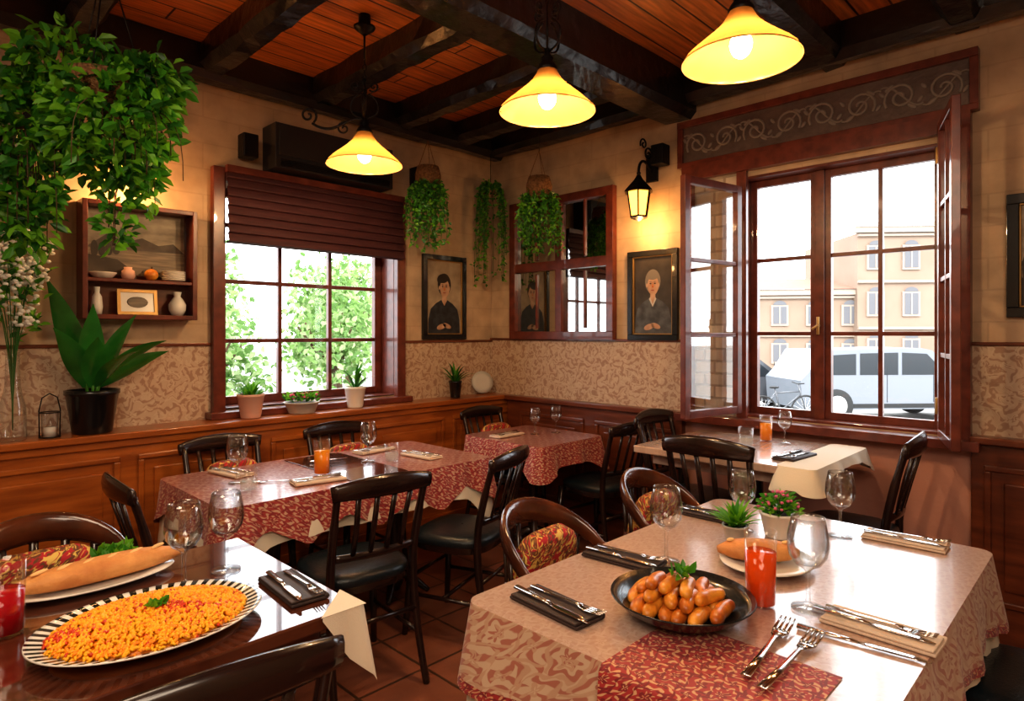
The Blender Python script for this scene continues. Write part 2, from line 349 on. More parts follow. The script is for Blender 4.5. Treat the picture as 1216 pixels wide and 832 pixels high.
# ------------------------------------------------------------------ right window
STONE=brickmat('stone_masonry',(.50,.42,.34),(.38,.31,.25),(.30,.25,.20),.13,.075,.008,rough=.85,bump=.9)
m=M()
m.bx(-.055,0,-1.87,-1.80,.93,2.5,FRAME).bx(-.055,0,-3.30,-3.23,.93,2.5,FRAME).bx(-.055,0,-3.23,-1.87,2.41,2.5,FRAME)
m.bx(-.11,0,-3.34,-1.78,.90,.945,FRAME)
m.bx(-.03,0,-3.23,-3.18,.945,2.41,FRAME)
m.bx(-.012,0,-2.17,-1.87,.945,2.41,STONE)
m.bx(-.03,0,-2.21,-2.15,.945,2.41,FRAME)
a,b_=-3.18,-2.17
m.bx(0,.22,a,a+.012,.95,2.38,FRAME).bx(0,.22,b_-.012,b_,.95,2.38,FRAME).bx(0,.22,a+.012,b_-.012,2.365,2.38,FRAME).bx(0,.22,a+.012,b_-.012,.95,.965,FRAME)
g=.10
def sash(y0,y1,z0,z1,cols,rows,w=.04,b=.022):
    m.bx(g,g+.04,y0,y0+w,z0,z1,FRAME).bx(g,g+.04,y1-w,y1,z0,z1,FRAME).bx(g,g+.04,y0+w,y1-w,z0,z0+w,FRAME).bx(g,g+.04,y0+w,y1-w,z1-w,z1,FRAME)
    for i in range(1,cols):
        yy=y0+w+(y1-y0-2*w)*i/cols; m.bx(g+.005,g+.035,yy-b/2,yy+b/2,z0+w,z1-w,FRAME)
    for i in range(1,rows):
        zz=z0+w+(z1-z0-2*w)*i/rows; m.bx(g+.007,g+.033,y0+w,y1-w,zz-b/2,zz+b/2,FRAME)
    m.poly([(g+.02,y0,z0),(g+.02,y1,z0),(g+.02,y1,z1),(g+.02,y0,z1)],WGLASS)
sash(-2.57,b_-.012,.965,2.365,1,3)
sash(a+.012,-2.60,.965,2.365,2,3)
m.bx(g-.02,g+.05,-2.61,-2.56,.965,2.365,FRAME)
m.tube([(g-.045,-2.585,1.44),(g-.045,-2.585,1.54)],.009,GOLD); m.tube([(g-.02,-2.585,1.49),(g-.06,-2.585,1.49),(g-.065,-2.56,1.47)],.007,GOLD)
m.build('window_2',bevel=.004)
CGL=glassmat('casement_glass',(1,1,1),.5,.10)
def casement(name,w,h,loc,rz,cols,rows):
    m=M(); t=.035; f=.042
    m.bx(0,f,-t/2,t/2,0,h,FRAME).bx(w-f,w,-t/2,t/2,0,h,FRAME).bx(f,w-f,-t/2,t/2,0,f,FRAME).bx(f,w-f,-t/2,t/2,h-f,h,FRAME)
    for i in range(1,cols): xx=f+(w-2*f)*i/cols; m.bx(xx-.01,xx+.01,-t/2+.005,t/2-.005,f,h-f,FRAME)
    for i in range(1,rows): zz=f+(h-2*f)*i/rows; m.bx(f,w-f,-t/2+.006,t/2-.006,zz-.011,zz+.011,FRAME)
    m.poly([(f,0,f),(w-f,0,f),(w-f,0,h-f),(f,0,h-f)],CGL)
    for z in(.15,h-.15): m.tube([(0,-t/2,z-.04),(0,-t/2,z+.04)],.009,GOLD)
    return m.build(name,loc=loc,rz=rz,bevel=.003)
casement('window_3',.50,1.33,(-.075,-2.19,.98),D(169),1,3)
casement('window_4',.42,1.50,(-.075,-3.19,.95),D(197),2,4)
HEAD=pm('header_panel',(.15,.105,.088),.5,var=(.10,.07,.06),vs=10,bump=.3); RELIEF=pm('header_relief',(.24,.20,.17),.5,bump=.2)
m=M(); m.bx(0,1.54,-.035,0,2.52,2.75,HEAD)
m.bx(-.01,1.55,-.06,0,2.745,2.785,FRAME).bx(-.01,1.55,-.055,0,2.495,2.525,FRAME).bx(-.01,.025,-.055,0,2.525,2.745,FRAME).bx(1.515,1.55,-.055,0,2.525,2.745,FRAME)
for i in range(8):
    cx=.12+i*.185; sgn=1 if i%2 else -1
    m.tube(spiral((cx,-.037,2.635),.075,1.6,(sgn,0,0),(0,0,1),a0=-.6),.008,RELIEF,6,up=(0,1,0))
    m.tube(bez((cx-.09,-.037,2.635-sgn*.06),(cx-.03,-.037,2.635-sgn*.10),(cx+.05,-.037,2.635+sgn*.1),(cx+.1,-.037,2.635+sgn*.05)),.006,RELIEF,6,up=(0,1,0))
    for q in(-1,1):
        m.ell((cx+q*.05,-.037,2.635+q*sgn*.055),(.028,.006,.012),RELIEF,8,4,rot=(0,q*.6,0)); m.ell((cx+q*.085,-.037,2.635-q*.03),(.022,.006,.010),RELIEF,8,4,rot=(0,-q*.9,0))
m.build('carved_header_panel',loc=(0,-1.78,0),rz=D(-90),bevel=.004)
# ------------------------------------------------------------------ chairs
def mk_side():
    m=M()
    for s_ in(-1,1):
        m.tube([(s_*.20,.205,0),(s_*.185,.185,.25),(s_*.175,.175,.44)],[.014,.018,.021],CHAIR,8)
        m.tube(bez((s_*.20,-.26,0),(s_*.19,-.20,.2),(s_*.18,-.165,.42),(s_*.183,-.185,.55),8)+bez((s_*.183,-.185,.55),(s_*.185,-.205,.66),(s_*.187,-.235,.76),(s_*.19,-.262,.85),8)[1:],[.015]*4+[.018]*9+[.015]*4,CHAIR,8)
        m.tube([(s_*.19,.19,.2),(s_*.19,-.2,.2)],.010,CHAIR,6)
    m.tube([(-.185,.188,.27),(.185,.188,.27)],.010,CHAIR,6); m.tube([(-.19,0,.2),(.19,0,.2)],.010,CHAIR,6); m.tube([(-.185,-.2,.3),(.185,-.2,.3)],.010,CHAIR,6)
    pts=[(x*.215/1.0,-.262-.035*(1-x*x),.845+.015*(1-x*x)) for x in [i/8-1 for i in range(17)]]
    m.tube(pts,[.030+.014*(1-abs(i/8-1)**2) for i in range(17)],CHAIR,10,ab=(.38,1))
    pts=[(x*.183,-.19-.03*(1-x*x),.575) for x in [i/6-1 for i in range(13)]]
    m.tube(pts,.016,CHAIR,8,ab=(.6,1))
    for x in(-.105,-.035,.035,.105):
        q=1-(x/.19)**2
        m.tube([(x,-.19-.03*q,.575),(x,-.222-.033*q,.70),(x*1.08,-.258-.035*q,.83)],.0125,CHAIR,6,ab=(1,.5),up=(0,1,0))
    def pl(k):
        o=[]
        for i in range(32):
            a=2*pi*i/32; c,s=math.cos(a),math.sin(a)
            o.append((math.copysign(abs(c)**.62,c)*.205*k*(1+.06*s), math.copysign(abs(s)**.62,s)*.20*k))
        return o
    lv=[(.93,.415),(.97,.42),(.97,.445),(1.0,.45),(1.02,.468),(.99,.485),(.85,.496),(.5,.501),(.02,.502)]
    vs=[];fs=[];ms=[]
    for k,z in lv: vs+=[(x,y,z) for x,y in pl(k)]
    for i in range(len(lv)-1):
        for j in range(32): fs.append((i*32+j,i*32+(j+1)%32,(i+1)*32+(j+1)%32,(i+1)*32+j)); ms.append(CHAIR if i<3 else LEATH)
    fs.append(tuple(range(32))[::-1]); ms.append(CHAIR)
    m.add(vs,fs,ms,True); return m
def mk_arm(pillow=True):
    m=M(); rx,ry=.225,.235
    def P(a,z,k=1): return (rx*k*math.cos(a),-.02-ry*k*math.sin(a)*1.0,z)
    n=22; pts=[];rr=[]
    for i in range(n+1):
        t=i/n; a=-.12+(pi+.24)*t; s=max(0,math.sin(a)); pts.append(P(a,.69+.14*s**.8)); rr.append(.022+.026*s)
    m.tube(pts,rr,CHAIR2,10,ab=(.42,1))
    pts=[P(pi*i/n,.60+.03*math.sin(pi*i/n),.97) for i in range(n+1)]; m.tube(pts,.014,CHAIR2,8,ab=(.6,1))
    for i in range(9):
        a=.1+(pi-.2)*i/8; s=math.sin(a); m.tube([P(a,.47,.88),P(a,.62,.96),P(a,.70+.11*s)],.013,CHAIR,6,ab=(1,.6))
    for s_ in(-1,1):
        m.tube([(s_*.20,.20,0),(s_*.19,.18,.3),(s_*.185,.165,.45)],[.014,.018,.02],CHAIR2,8)
        m.tube([(s_*.20,-.235,0),(s_*.17,-.19,.3),(s_*.16,-.17,.46)],[.014,.018,.02],CHAIR2,8)
        m.tube([(s_*.185,.10,.46),(s_*.222,.07,.6),(s_*.226,.012,.69)],.014,CHAIR2,8)
        m.tube([(s_*.19,.19,.2),(s_*.185,-.2,.2)],.010,CHAIR2,6)
    m.tube([(-.19,0,.2),(.19,0,.2)],.010,CHAIR2,6)
    m.lathe([(.19,.42),(.205,.425),(.21,.45),(.215,.465),(.21,.485),(.17,.498),(.09,.503),(.001,.504)],(0,0,0),LEATH,32)
    m.lathe([(.001,.42),(.19,.42)],(0,0,0),CHAIR2,32)
    if pillow:
        m.ell((0,-.135,.650),(.160,.050,.145),PILLOW,24,12,rot=(D(-14),0,0),pw=.38)
    return m
sideM=mk_side(); S0=sideM.build('dining_chair',loc=(-2.22,-1.47,0),rz=D(-6))
for (x,y,r,zs) in [(-1.60,-1.46,20,1),(-.30,-1.34,-4,1),(-.78,-2.47,-88,1.1),(-.36,-2.06,182,1.1),(-.42,-2.88,4,1.12),(-2.72,-1.03,-92,1),(-2.33,-.59,180,1),(-1.65,-.60,178,1),(-.43,-.62,182,1),(-3.22,-2.47,-7,1),(-1.40,-3.66,3,1)]:
    inst(S0,(x,y,0),D(r),(1,1,zs))
A0=mk_arm().build('wooden_armchair',loc=(-2.03,-2.51,0),rz=D(183),scale=(.92,.94,.98))
inst(A0,(-1.33,-2.50,0),D(178),(.88,.9,.98)); inst(A0,(-3.30,-1.60,0),D(180),(1,1,1))
def cushion(loc,rz):
    M().ell((0,0,0),(.15,.05,.12),PILLOW,20,10,pw=.5).build('throw_pillow',loc=loc,rot=(D(-14),0,rz))
cushion((-2.33,-.46,.67),D(180)); cushion((-1.65,-.47,.67),D(180)); cushion((-.43,-.49,.67),D(180))
# ------------------------------------------------------------------ tables
def perim(x0,x1,y0,y1,r=.03,st=.03):
    pts=[]
    cs=[(x1-r,y1-r,0),(x0+r,y1-r,pi/2),(x0+r,y0+r,pi),(x1-r,y0+r,1.5*pi)]
    for ci,(cx,cy,a0) in enumerate(cs):
        for k in range(6):
            a=a0+pi/2*k/5; pts.append((cx+r*math.cos(a),cy+r*math.sin(a),math.cos(a),math.sin(a)))
        nx,ny,na=cs[(ci+1)%4]
        p=pts[-1]; q=(nx+r*math.cos(na),ny+r*math.sin(na)); L=math.hypot(q[0]-p[0],q[1]-p[1]); n=int(L/st)
        for k in range(1,n): pts.append((p[0]+(q[0]-p[0])*k/n,p[1]+(q[1]-p[1])*k/n,p[2],p[3]))
    return pts
def cloth(name,x0,x1,y0,y1,z,mt,ms,drop,cd,off,wave=.012,fl=.02,freq=22,loc=(0,0,0),scal=0,top=True,hem=None):
    m=M(); P=perim(x0,x1,y0,y1); n=len(P); L=8; vs=[];fs=[];ms_=[]; s=0; ph=U(0,6)
    for k in range(L+1):
        t=k/L; s=0
        for i,(x,y,nx,ny) in enumerate(P):
            if i: s+=math.hypot(x-P[i-1][0],y-P[i-1][1])
            dc=min(math.hypot(x-a,y-b) for a in(x0,x1) for b in(y0,y1))
            d=drop+cd*math.exp(-(dc/.11)**2)
            if scal: d+=scal*(abs(((s/.36)%1)*2-1))-scal*.5
            o=off+(wave*math.sin(freq*s+ph)+wave*.5*math.sin(freq*2.3*s)+fl)*t
            if dc<.12: o+=.02*t
            vs.append((x+nx*o,y+ny*o,z-d*t))
    for k in range(L):
        for i in range(n): fs.append((k*n+i,k*n+(i+1)%n,(k+1)*n+(i+1)%n,(k+1)*n+i)); ms_.append(hem if (hem and k==L-1) else ms)
    m.add(vs,fs,ms_,True)
    if top: m.add([v for v in vs[:n]],[tuple(range(n))],mt,False)
    return m.build(name,loc=loc)
def table(cx,cy,w,d,z,peds,top=TABLE,base=CHAIR):
    m=M(); m.box((0,0,z-.018),(w,d,.036),top); m.box((0,0,z-.065),(w-.14,d-.14,.06),top)
    for px,py in peds:
        m.lathe([(.001,.0),(.03,.0),(.05,.05),(.035,.10),(.03,.3),(.04,.5),(.035,z-.12),(.09,z-.10),(.09,z-.09)],(px,py,.02),base,16)
        for k in range(4):
            a=pi/4+k*pi/2; m.tube(bez((px,py,.12),(px+.08*math.cos(a),py+.08*math.sin(a),.12),(px+.13*math.cos(a),py+.13*math.sin(a),.05),(px+.19*math.cos(a),py+.19*math.sin(a),.015),6),[.03,.028,.026,.024,.022,.018,.014],base,8)
    return m.build('dining_table',loc=(cx,cy,0),bevel=.005)
ax,ay,aw,ad=-1.875,-3.06,1.39,.90
table(ax,ay,aw,ad,.75,[(-.3,0),(.3,0)])
cloth('tablecloth',-aw/2,aw/2,-ad/2,ad/2,.7525,CREAM,CREAM,.24,.24,.006,wave=.008,loc=(ax,ay,0),top=False)
cloth('tablecloth',-aw/2,aw/2,-ad/2,ad/2,.756,CLOTHTOP,CLOTHPAT,.20,.0,.016,wave=.008,loc=(ax,ay,0),scal=.03,hem=CLOTHRED)
m=M(); pr=[(.27,.7585),(0,.7585),(-.024,.7575),(-.034,.745),(-.045,.62),(-.052,.5),(-.056,.44)]; vs=[]
for i,(x,z) in enumerate(pr): vs+=[(x,0,z),(x,.38,z)]
m.add(vs,[(i*2,i*2+1,i*2+3,i*2+2) for i in range(6)],CLOTHRED,True)
m.build('table_runner',loc=(ax-aw/2,-3.42,0))
table(-3.42,-2.03,1.28,.76,.75,[(0,0)])
def cornercloth(name,loc,rz,L=.115,dr=.19):
    m=M(); vs=[];fs=[];n=14
    for i in range(n+1):
        t=i/n*2-1; d=dr*max(.02,(1-abs(t)))**.8
        for k in range(6):
            u=k/5; o=.010+.03*u*(1+.6*math.sin(i*1.3))*(1-abs(t))
            vs.append((o,t*L+o*.5,-d*u) if t<=0 else (-t*L+o*.5,o,-d*u))
    for i in range(n):
        for k in range(5): fs.append((i*6+k,(i+1)*6+k,(i+1)*6+k+1,i*6+k+1))
    m.add(vs,fs,CREAM,True)
    m.add([(.010,-L,0.001),(.012,.012,0.001),(-L,.010,0.001)],[(0,1,2)],CREAM); return m.build(name,loc=loc,rz=rz)
cornercloth('linen_corner_cloth',(-2.78,-2.41,.7515),D(-90))
cx_,cy_,cw,cd_=-1.96,-.90,1.44,.74
table(cx_,cy_,cw,cd_,.75,[(-.35,0),(.35,0)])
cloth('tablecloth',-cw/2,cw/2,-cd_/2,cd_/2,.7525,CREAM,CREAM,.18,.20,.006,wave=.012,loc=(cx_,cy_,0),top=False)
cloth('tablecloth',-cw/2,cw/2,-cd_/2,cd_/2,.756,CTOPC,CLOTHC,.17,.0,.018,wave=.012,loc=(cx_,cy_,0),scal=.10)
M().bx(-.16,.16,-.34,.34,0,.004,TABLE).build('placemat',loc=(-1.93,-.90,.757),bevel=.001)
table(-.51,-.94,.62,.68,.75,[(0,0)])
cloth('tablecloth',-.31,.31,-.34,.34,.756,CTOPC,CLOTHC,.14,.08,.01,loc=(-.51,-.94,0))
ETOP=pm('pale_table_top',(.56,.40,.32),.25,var=(.48,.33,.26),scl=(1,8,1),vs=4,coat=.8)
table(-.53,-2.44,.74,.88,.87,[(.1,0)],ETOP)
cloth('tablecloth',-.37,.37,-.46,-.30,.874,CREAM,CREAM,.04,.07,.004,wave=.006,loc=(-.53,-2.43,0))
# ------------------------------------------------------------------ tableware
def wineglass():
    m=M()
    m.lathe([(.001,.001),(.036,.001),(.036,.004),(.012,.009),(.0055,.018),(.0045,.06),(.0055,.085),(.012,.093),(.028,.103),(.040,.122),(.0445,.145),(.043,.17),(.038,.195),(.035,.21),(.0338,.21),(.0365,.195),(.0415,.17),(.043,.145),(.0385,.123),(.026,.105),(.001,.098)],(0,0,0),GLASS,28)
    return m.build('wine_glass')
def tumbler(name,fill,lvl=.75,h=.12,r=.034):
    m=M(); m.lathe([(.001,.001),(r*.9,.001),(r,.01),(r*1.06,h),(r*1.0,h),(r*1.0,h*lvl+.004)],(0,0,0),TGL,24)
    if fill: m.lathe([(.001,.009),(r*.93,.009),(r*.995,h*lvl),(.001,h*lvl)],(0,0,0),fill,24)
    return m.build(name)
Z=.758
WG=wineglass(); WG.location=(-1.98,-2.83,Z); WG.scale=(1.1,1.1,1.08)
for x,y,s_,z in[(-2.02,-3.255,1.1,Z),(-1.53,-2.865,1.0,Z),(-1.36,-3.13,1.05,Z),(-3.06,-1.97,1.1,.751),(-2.93,-1.93,1.1,.751),(-2.475,-.89,1.05,Z),(-1.79,-.915,1.0,.762),(-.33,-.99,.9,Z),(-.48,-.93,.85,Z),(-.33,-2.55,.8,.876)]:
    inst(WG,(x,y,z),0,(s_*1.02,s_*1.02,s_))
t=tumbler('drink_glass',REDL,.72,.19,.038); t.location=(-2.08,-3.16,Z)
t=tumbler('drink_glass',AMBER,.7,.17,.037); t.location=(-2.115,-1.01,Z); inst(t,(-.30,-2.44,.871),0,(.85,.85,.8))
t=tumbler('drink_glass',WINE,.6,.17,.042); t.location=(-3.45,-1.965,.751)
t=tumbler('water_tumbler',WATER,.5,.10,.036); t.location=(-2.50,-1.07,Z); inst(t,(-1.70,-1.0,Z)); inst(t,(-.55,-2.44,.871))
def fork():
    m=M(); m.tube([(0,-.095,.004),(0,-.03,.004),(0,.04,.006),(0,.055,.005)],[.008,.0055,.004,.008],STEEL,8,ab=(1,.28))
    m.tube([(0,.052,.005),(0,.07,.002),(0,.078,.0025)],[.009,.0125,.0125],STEEL,8,ab=(1,.15))
    for k in range(4): x=-.0105+.007*k; m.tube([(x,.075,.003),(x,.10,.005),(x,.118,.009)],[.0024,.002,.0012],STEEL,5)
    return m.build('fork')
def knife():
    m=M(); m.tube([(0,-.11,.005),(0,-.02,.005),(0,0,.004)],[.0095,.007,.005],STEEL,8,ab=(1,.5)); m.tube([(0,0,.004),(0,.02,.004),(0,.09,.004),(.004,.12,.004)],[.006,.010,.010,.003],STEEL,8,ab=(1,.12)); return m.build('knife')
def spoon():
    m=M(); m.tube([(0,-.10,.004),(0,-.03,.004),(0,.05,.006)],[.008,.005,.004],STEEL,8,ab=(1,.3)); m.ell((0,.075,.006),(.019,.030,.005),STEEL,14,6); return m.build('spoon')
FK,KN,SP=fork(),knife(),spoon()
def napkin(mt):
    m=M(); m.box((0,0,.004),(.10,.24,.008),mt); m.box((.004,0,.0115),(.092,.232,.006),mt); m.tube([(-.046,-.12,.0075),(-.046,.12,.0075)],.0075,mt,8); return m.build('folded_napkin',bevel=.003)
NP,ND=napkin(NAPK),napkin(NAPD)
first={'n':True,'f':True,'k':True,'s':True,'d':True}
def put(o,key,loc,rz,s=1):
    if first[key]: first[key]=False; o.location=loc; o.rotation_euler=(0,0,rz); o.scale=(s,s,s)
    else: inst(o,loc,rz,(s,s,s))
def setting(x,y,z,rz,dark=False,fk=True,sp=False,s=1.05):
    put(ND if dark else NP,'d' if dark else 'n',(x,y,z),rz); c,s_=math.cos(rz),math.sin(rz)
    def o(a): return (x+c*a,y+s_*a,z+.015)
    if fk: put(FK,'f',o(-.024),rz+.03,s)
    put(KN,'k',o(.022),rz-.02,s)
    if sp: put(SP,'s',o(0.0),rz+.04,s)
setting(-2.46,-2.80,Z,D(175),True,s=1.15); setting(-2.06,-2.73,Z,D(185),True); setting(-1.45,-2.70,Z,D(180),True); setting(-1.27,-3.30,Z,D(182))
put(FK,'f',(-2.31,-3.27,.762),D(-84),1.45); put(FK,'f',(-2.33,-3.325,.762),D(-90),1.45)
put(NP,'n',(-2.03,-3.42,Z),D(178)); put(KN,'k',(-2.045,-3.40,Z+.015),D(178),1.1); put(FK,'f',(-2.015,-3.40,Z+.015),D(178),1.1); put(KN,'k',(-2.13,-3.40,Z),D(186),1.15)
setting(-2.86,-2.20,.751,D(176),True)
for x,y,r in[(-2.42,-.68,10),(-2.20,-1.13,80),(-1.60,-.68,95),(-1.50,-1.0,5)]: setting(x,y,Z,D(r))
put(FK,'f',(-2.33,-1.0,Z),D(60)); put(SP,'s',(-1.93,-.75,.763),D(80))
setting(-.66,-.84,Z,D(90)); setting(-.66,-2.2,.871,D(95),True); setting(-.66,-2.72,.871,D(85),True)
# ------------------------------------------------------------------ food
def herb(m,c,n,r,L=.03):
    for i in range(n):
        a=U(0,2*pi); e=U(.2,1.3); d=(math.cos(a)*math.cos(e),math.sin(a)*math.cos(e),math.sin(e)); m.leaf((c[0]+U(-r,r),c[1]+U(-r,r),c[2]+U(0,r*.5)),d,L*U(.6,1.2),L*.55,random.choice([LEAF1,LEAF2]))
BR=[pm('fried_gold',(.82,.36,.045),.4,var=(.50,.14,.015),vs=28,coat=.2),pm('fried_orange',(.72,.24,.025),.4,var=(.36,.08,.010),vs=28,coat=.2)]
m=M(); m.lathe([(.001,.0),(.09,.0),(.10,.004),(.145,.03),(.168,.052),(.172,.055),(.170,.058),(.145,.038),(.10,.012),(.001,.010)],(0,0,0),BLACKC,40)
m.build('black_bowl',loc=(-2.28,-3.05,.7585))
m=M(); rnd=random.Random(3)
def saus(c,az,L,r,tilt,mt):
    pts=[];rr=[]
    for i in range(13):
        t=i/12*2-1; x=t*L/2; b=.008*(1-t*t); pts.append((c[0]+x*math.cos(az)-b*math.sin(az),c[1]+x*math.sin(az)+b*math.cos(az),c[2]+x*tilt)); rr.append(r*max(.15,(1-abs(t)**5))**.5*(1+.04*math.sin(9*t)))
    m.tube(pts,rr,mt,12)
base=.15  # main direction of the pieces
def row(o,s_,z,L,rr,jit):
    ca,sa=math.cos(base),math.sin(base); saus((s_*ca-o*sa,s_*sa+o*ca,z),base+rnd.uniform(-jit,jit),L,rr,rnd.uniform(-.08,.08),BR[rnd.randrange(2)])
for o in(-.105,-.07,-.035,0,.035,.07,.105):
    h=math.sqrt(max(.001,.135**2-o*o))
    if h>.105:
        for q in(-1,1): row(o,q*.058,.036,.118,.0175,.18)
    else: row(o,rnd.uniform(-.01,.01),.038,min(.13,h*1.9),.0170,.12)
for o in(-.075,-.038,0,.038,.075):
    for q in((-1,1) if abs(o)<.06 else (0,)): row(o+rnd.uniform(-.006,.006),q*.045,.062,.105,.0165,.35)
for o in(-.03,.012,.05): row(o,rnd.uniform(-.03,.03),.084,.105,.0155,.4)
herb(m,(-.005,.0,.098),22,.018,.032); m.build('grilled_sausages',loc=(-2.28,-3.05,.7585))
m=M(); m.lathe([(.001,0),(.08,0),(.09,.004),(.135,.016),(.15,.02),(.148,.023),(.09,.009),(.001,.006)],(0,0,0),WHITEC,36,sy=.86); m.build('bread_plate',loc=(-1.80,-3.06,Z))
def baguette(L,r,name,loc,rz,ns=5):
    m=M(); pts=[];rr=[]
    for i in range(17):
        t=i/8-1; pts.append((t*L/2,.01*(1-t*t),r*.75)); rr.append(r*max(.12,(1-abs(t)**2.6))**.55)
    m.tube(pts,rr,BREAD,16,ab=(1.15,.75))
    for k in range(ns):
        x=-L*.34+L*.68*k/(ns-1); m.ell((x,.008,r*.75+r*.64),(L*.065,r*.20,r*.125),CRUMB,12,6,rot=(0,0,.6))
    return m.build(name,loc=loc,rz=rz)
baguette(.23,.042,'bread_roll',(-1.81,-3.04,Z+.010),D(-55),3)
m=M(); m.lathe([(.001,0),(.12,0),(.13,.004),(.19,.014),(.205,.018),(.203,.021),(.13,.009),(.001,.006)],(0,0,0),WHITEC,40,sy=.52); m.build('oval_bread_plate',loc=(-3.23,-1.775,.751))
baguette(.42,.043,'baguette',(-3.21,-1.785,.760),D(2),6)
m=M(); herb(m,(0,0,0),110,.045,.045); m.build('parsley_garnish',loc=(-3.15,-1.70,.775))
m=M(); m.lathe([(.001,0),(.15,0),(.165,.004),(.20,.018),(.235,.028),(.245,.031),(.243,.034),(.232,.031),(.20,.022),(.165,.009),(.001,.007)],(0,0,0),WHITEC,200,sy=.80,mf=lambda i,k:(BLACKC if (k%4)<2 and i in(3,4,6,7) else WHITEC))
m.build('striped_oval_platter',loc=(-3.20,-2.19,.751))
FO=[pm('rice_yellow',(.90,.44,.012),.5,coat=.1),pm('rice_orange',(.88,.28,.008),.45,coat=.15),pm('sauce_red',(.62,.045,.008),.3,coat=.4)]
m=M(); m.ell((0,0,.012),(.20,.155,.030),FO[1],32,10)
rnd=random.Random(5)
for i in range(3200):
    a=rnd.uniform(0,2*pi); q=rnd.random()**.5; x=q*.208*math.cos(a); y=q*.163*math.sin(a); h=.015+.030*(1-q*q)**.5+rnd.uniform(-.001,.002)
    red=.9*math.exp(-((y+.2*x)/.04)**2)*max(0,math.sin(x*34+y*26+.6))**.6+.04
    mt=FO[2] if rnd.random()<red*.85 else FO[0 if rnd.random()<.66 else 1]
    b=rnd.uniform(0,pi); l=rnd.uniform(.003,.007)
    m.tube([(x-l*math.cos(b),y-l*math.sin(b),h),(x,y,h+.003),(x+l*math.cos(b),y+l*math.sin(b),h)],[.0024,.0040,.0024],mt,5)
herb(m,(.01,.0,.048),14,.012,.028); m.build('saffron_rice_dish',loc=(-3.20,-2.19,.756))
# ------------------------------------------------------------------ pendants
m=M(); sh=[(.186,0),(.183,.010),(.160,.034),(.128,.062),(.092,.092),(.062,.122),(.045,.150),(.036,.168)]
m.lathe(sh,(0,0,0),SHADE,48,flute=.018); m.lathe([(.19,-.002),(.186,0),(.187,.004)],(0,0,0),GOLD,48)
m.lathe([(.040,.162),(.042,.17),(.034,.185),(.022,.20),(.026,.21),(.014,.225),(.010,.25)],(0,0,0),BLACK,20)
m.lathe([(.001,.165),(.018,.16),(.018,.10),(.001,.095)],(0,0,0),GOLD,14)
m.ell((0,0,.055),(.036,.036,.045),BULB,16,10)
for k in range(2):
    ax_=(1,0,0) if k==0 else (0,1,0)
    for s_ in(-1,1):
        v=Vector(ax_)*s_
        m.tube([tuple(v*.012+Vector((0,0,.235)))]+bez(tuple(v*.02+Vector((0,0,.24))),tuple(v*.09+Vector((0,0,.25))),tuple(v*.08+Vector((0,0,.34))),tuple(v*.02+Vector((0,0,.36)))),.005,BLACK,6,up=(.01,.3,.1))
        m.tube(spiral(tuple(v*.045+Vector((0,0,.40))),.028,1.3,tuple(v),(0,0,1),a0=-2.4,n=18),.0045,BLACK,6,up=(.2,.9,.1))
m.tube([(0,0,.24),(0,0,.44)],.005,BLACK,6)
z=.44;k=0
while z<.53:
    c=[]
    for i in range(12):
        a=2*pi*i/12; p=(.009*math.cos(a),0) if k%2 else (0,.009*math.cos(a)); c.append((p[0],p[1],z+.017*math.sin(a)))
    m.tube(c,.0028,BLACK,5,closed=True,up=(.7,.7,.1)); z+=.027;k+=1
m.tube([(0,0,.53),(0,0,.70)],.005,BLACK,8); m.lathe([(.012,.66),(.05,.69),(.055,.70),(.001,.70)],(0,0,0),BLACK,20)
PL=m.build('pendant_lamp',loc=(-1.785,-2.183,2.325))
def lamp_light(p,e,r=.03,c=(1,.69,.38)):
    l=bpy.data.lights.new('bulb_light','POINT'); l.energy=e; l.color=c; l.shadow_soft_size=r; o=bpy.data.objects.new('bulb_light',l); o.location=p; sc.collection.objects.link(o); return o
LP=[(-1.785,-2.183,2.325),(-1.655,-2.916,2.345),(-1.905,-1.058,2.30)]
for i,p in enumerate(LP):
    if i: inst(PL,p,D(25*i),(1,1,1))
    lamp_light((p[0],p[1],p[2]-.01),19)
for i,p in enumerate(LP):
    if Hc-(p[2]+.70)>.012: M().tube([(0,0,0),(0,0,Hc-(p[2]+.70)-.002)],.03,BLACK,12).build('lamp_canopy',loc=(p[0],p[1],p[2]+.701))
m=M()
m.tube(bez((0,0,0),(-.10,0,.02),(-.14,0,-.10),(-.26,0,-.02),14),.007,BLACK,7,up=(0,1,0)); m.tube(spiral((-.28,0,.02),.045,1.4,(1,0,0),(0,0,1),a0=-.9),.006,BLACK,6,up=(0,1,0)); m.tube(spiral((-.10,0,-.045),.035,1.3,(1,0,0),(0,0,1),a0=1.2),.005,BLACK,6,up=(0,1,0))
m.build('wrought_iron_scroll',loc=(-1.91,-1.058,2.53),rz=D(-45))
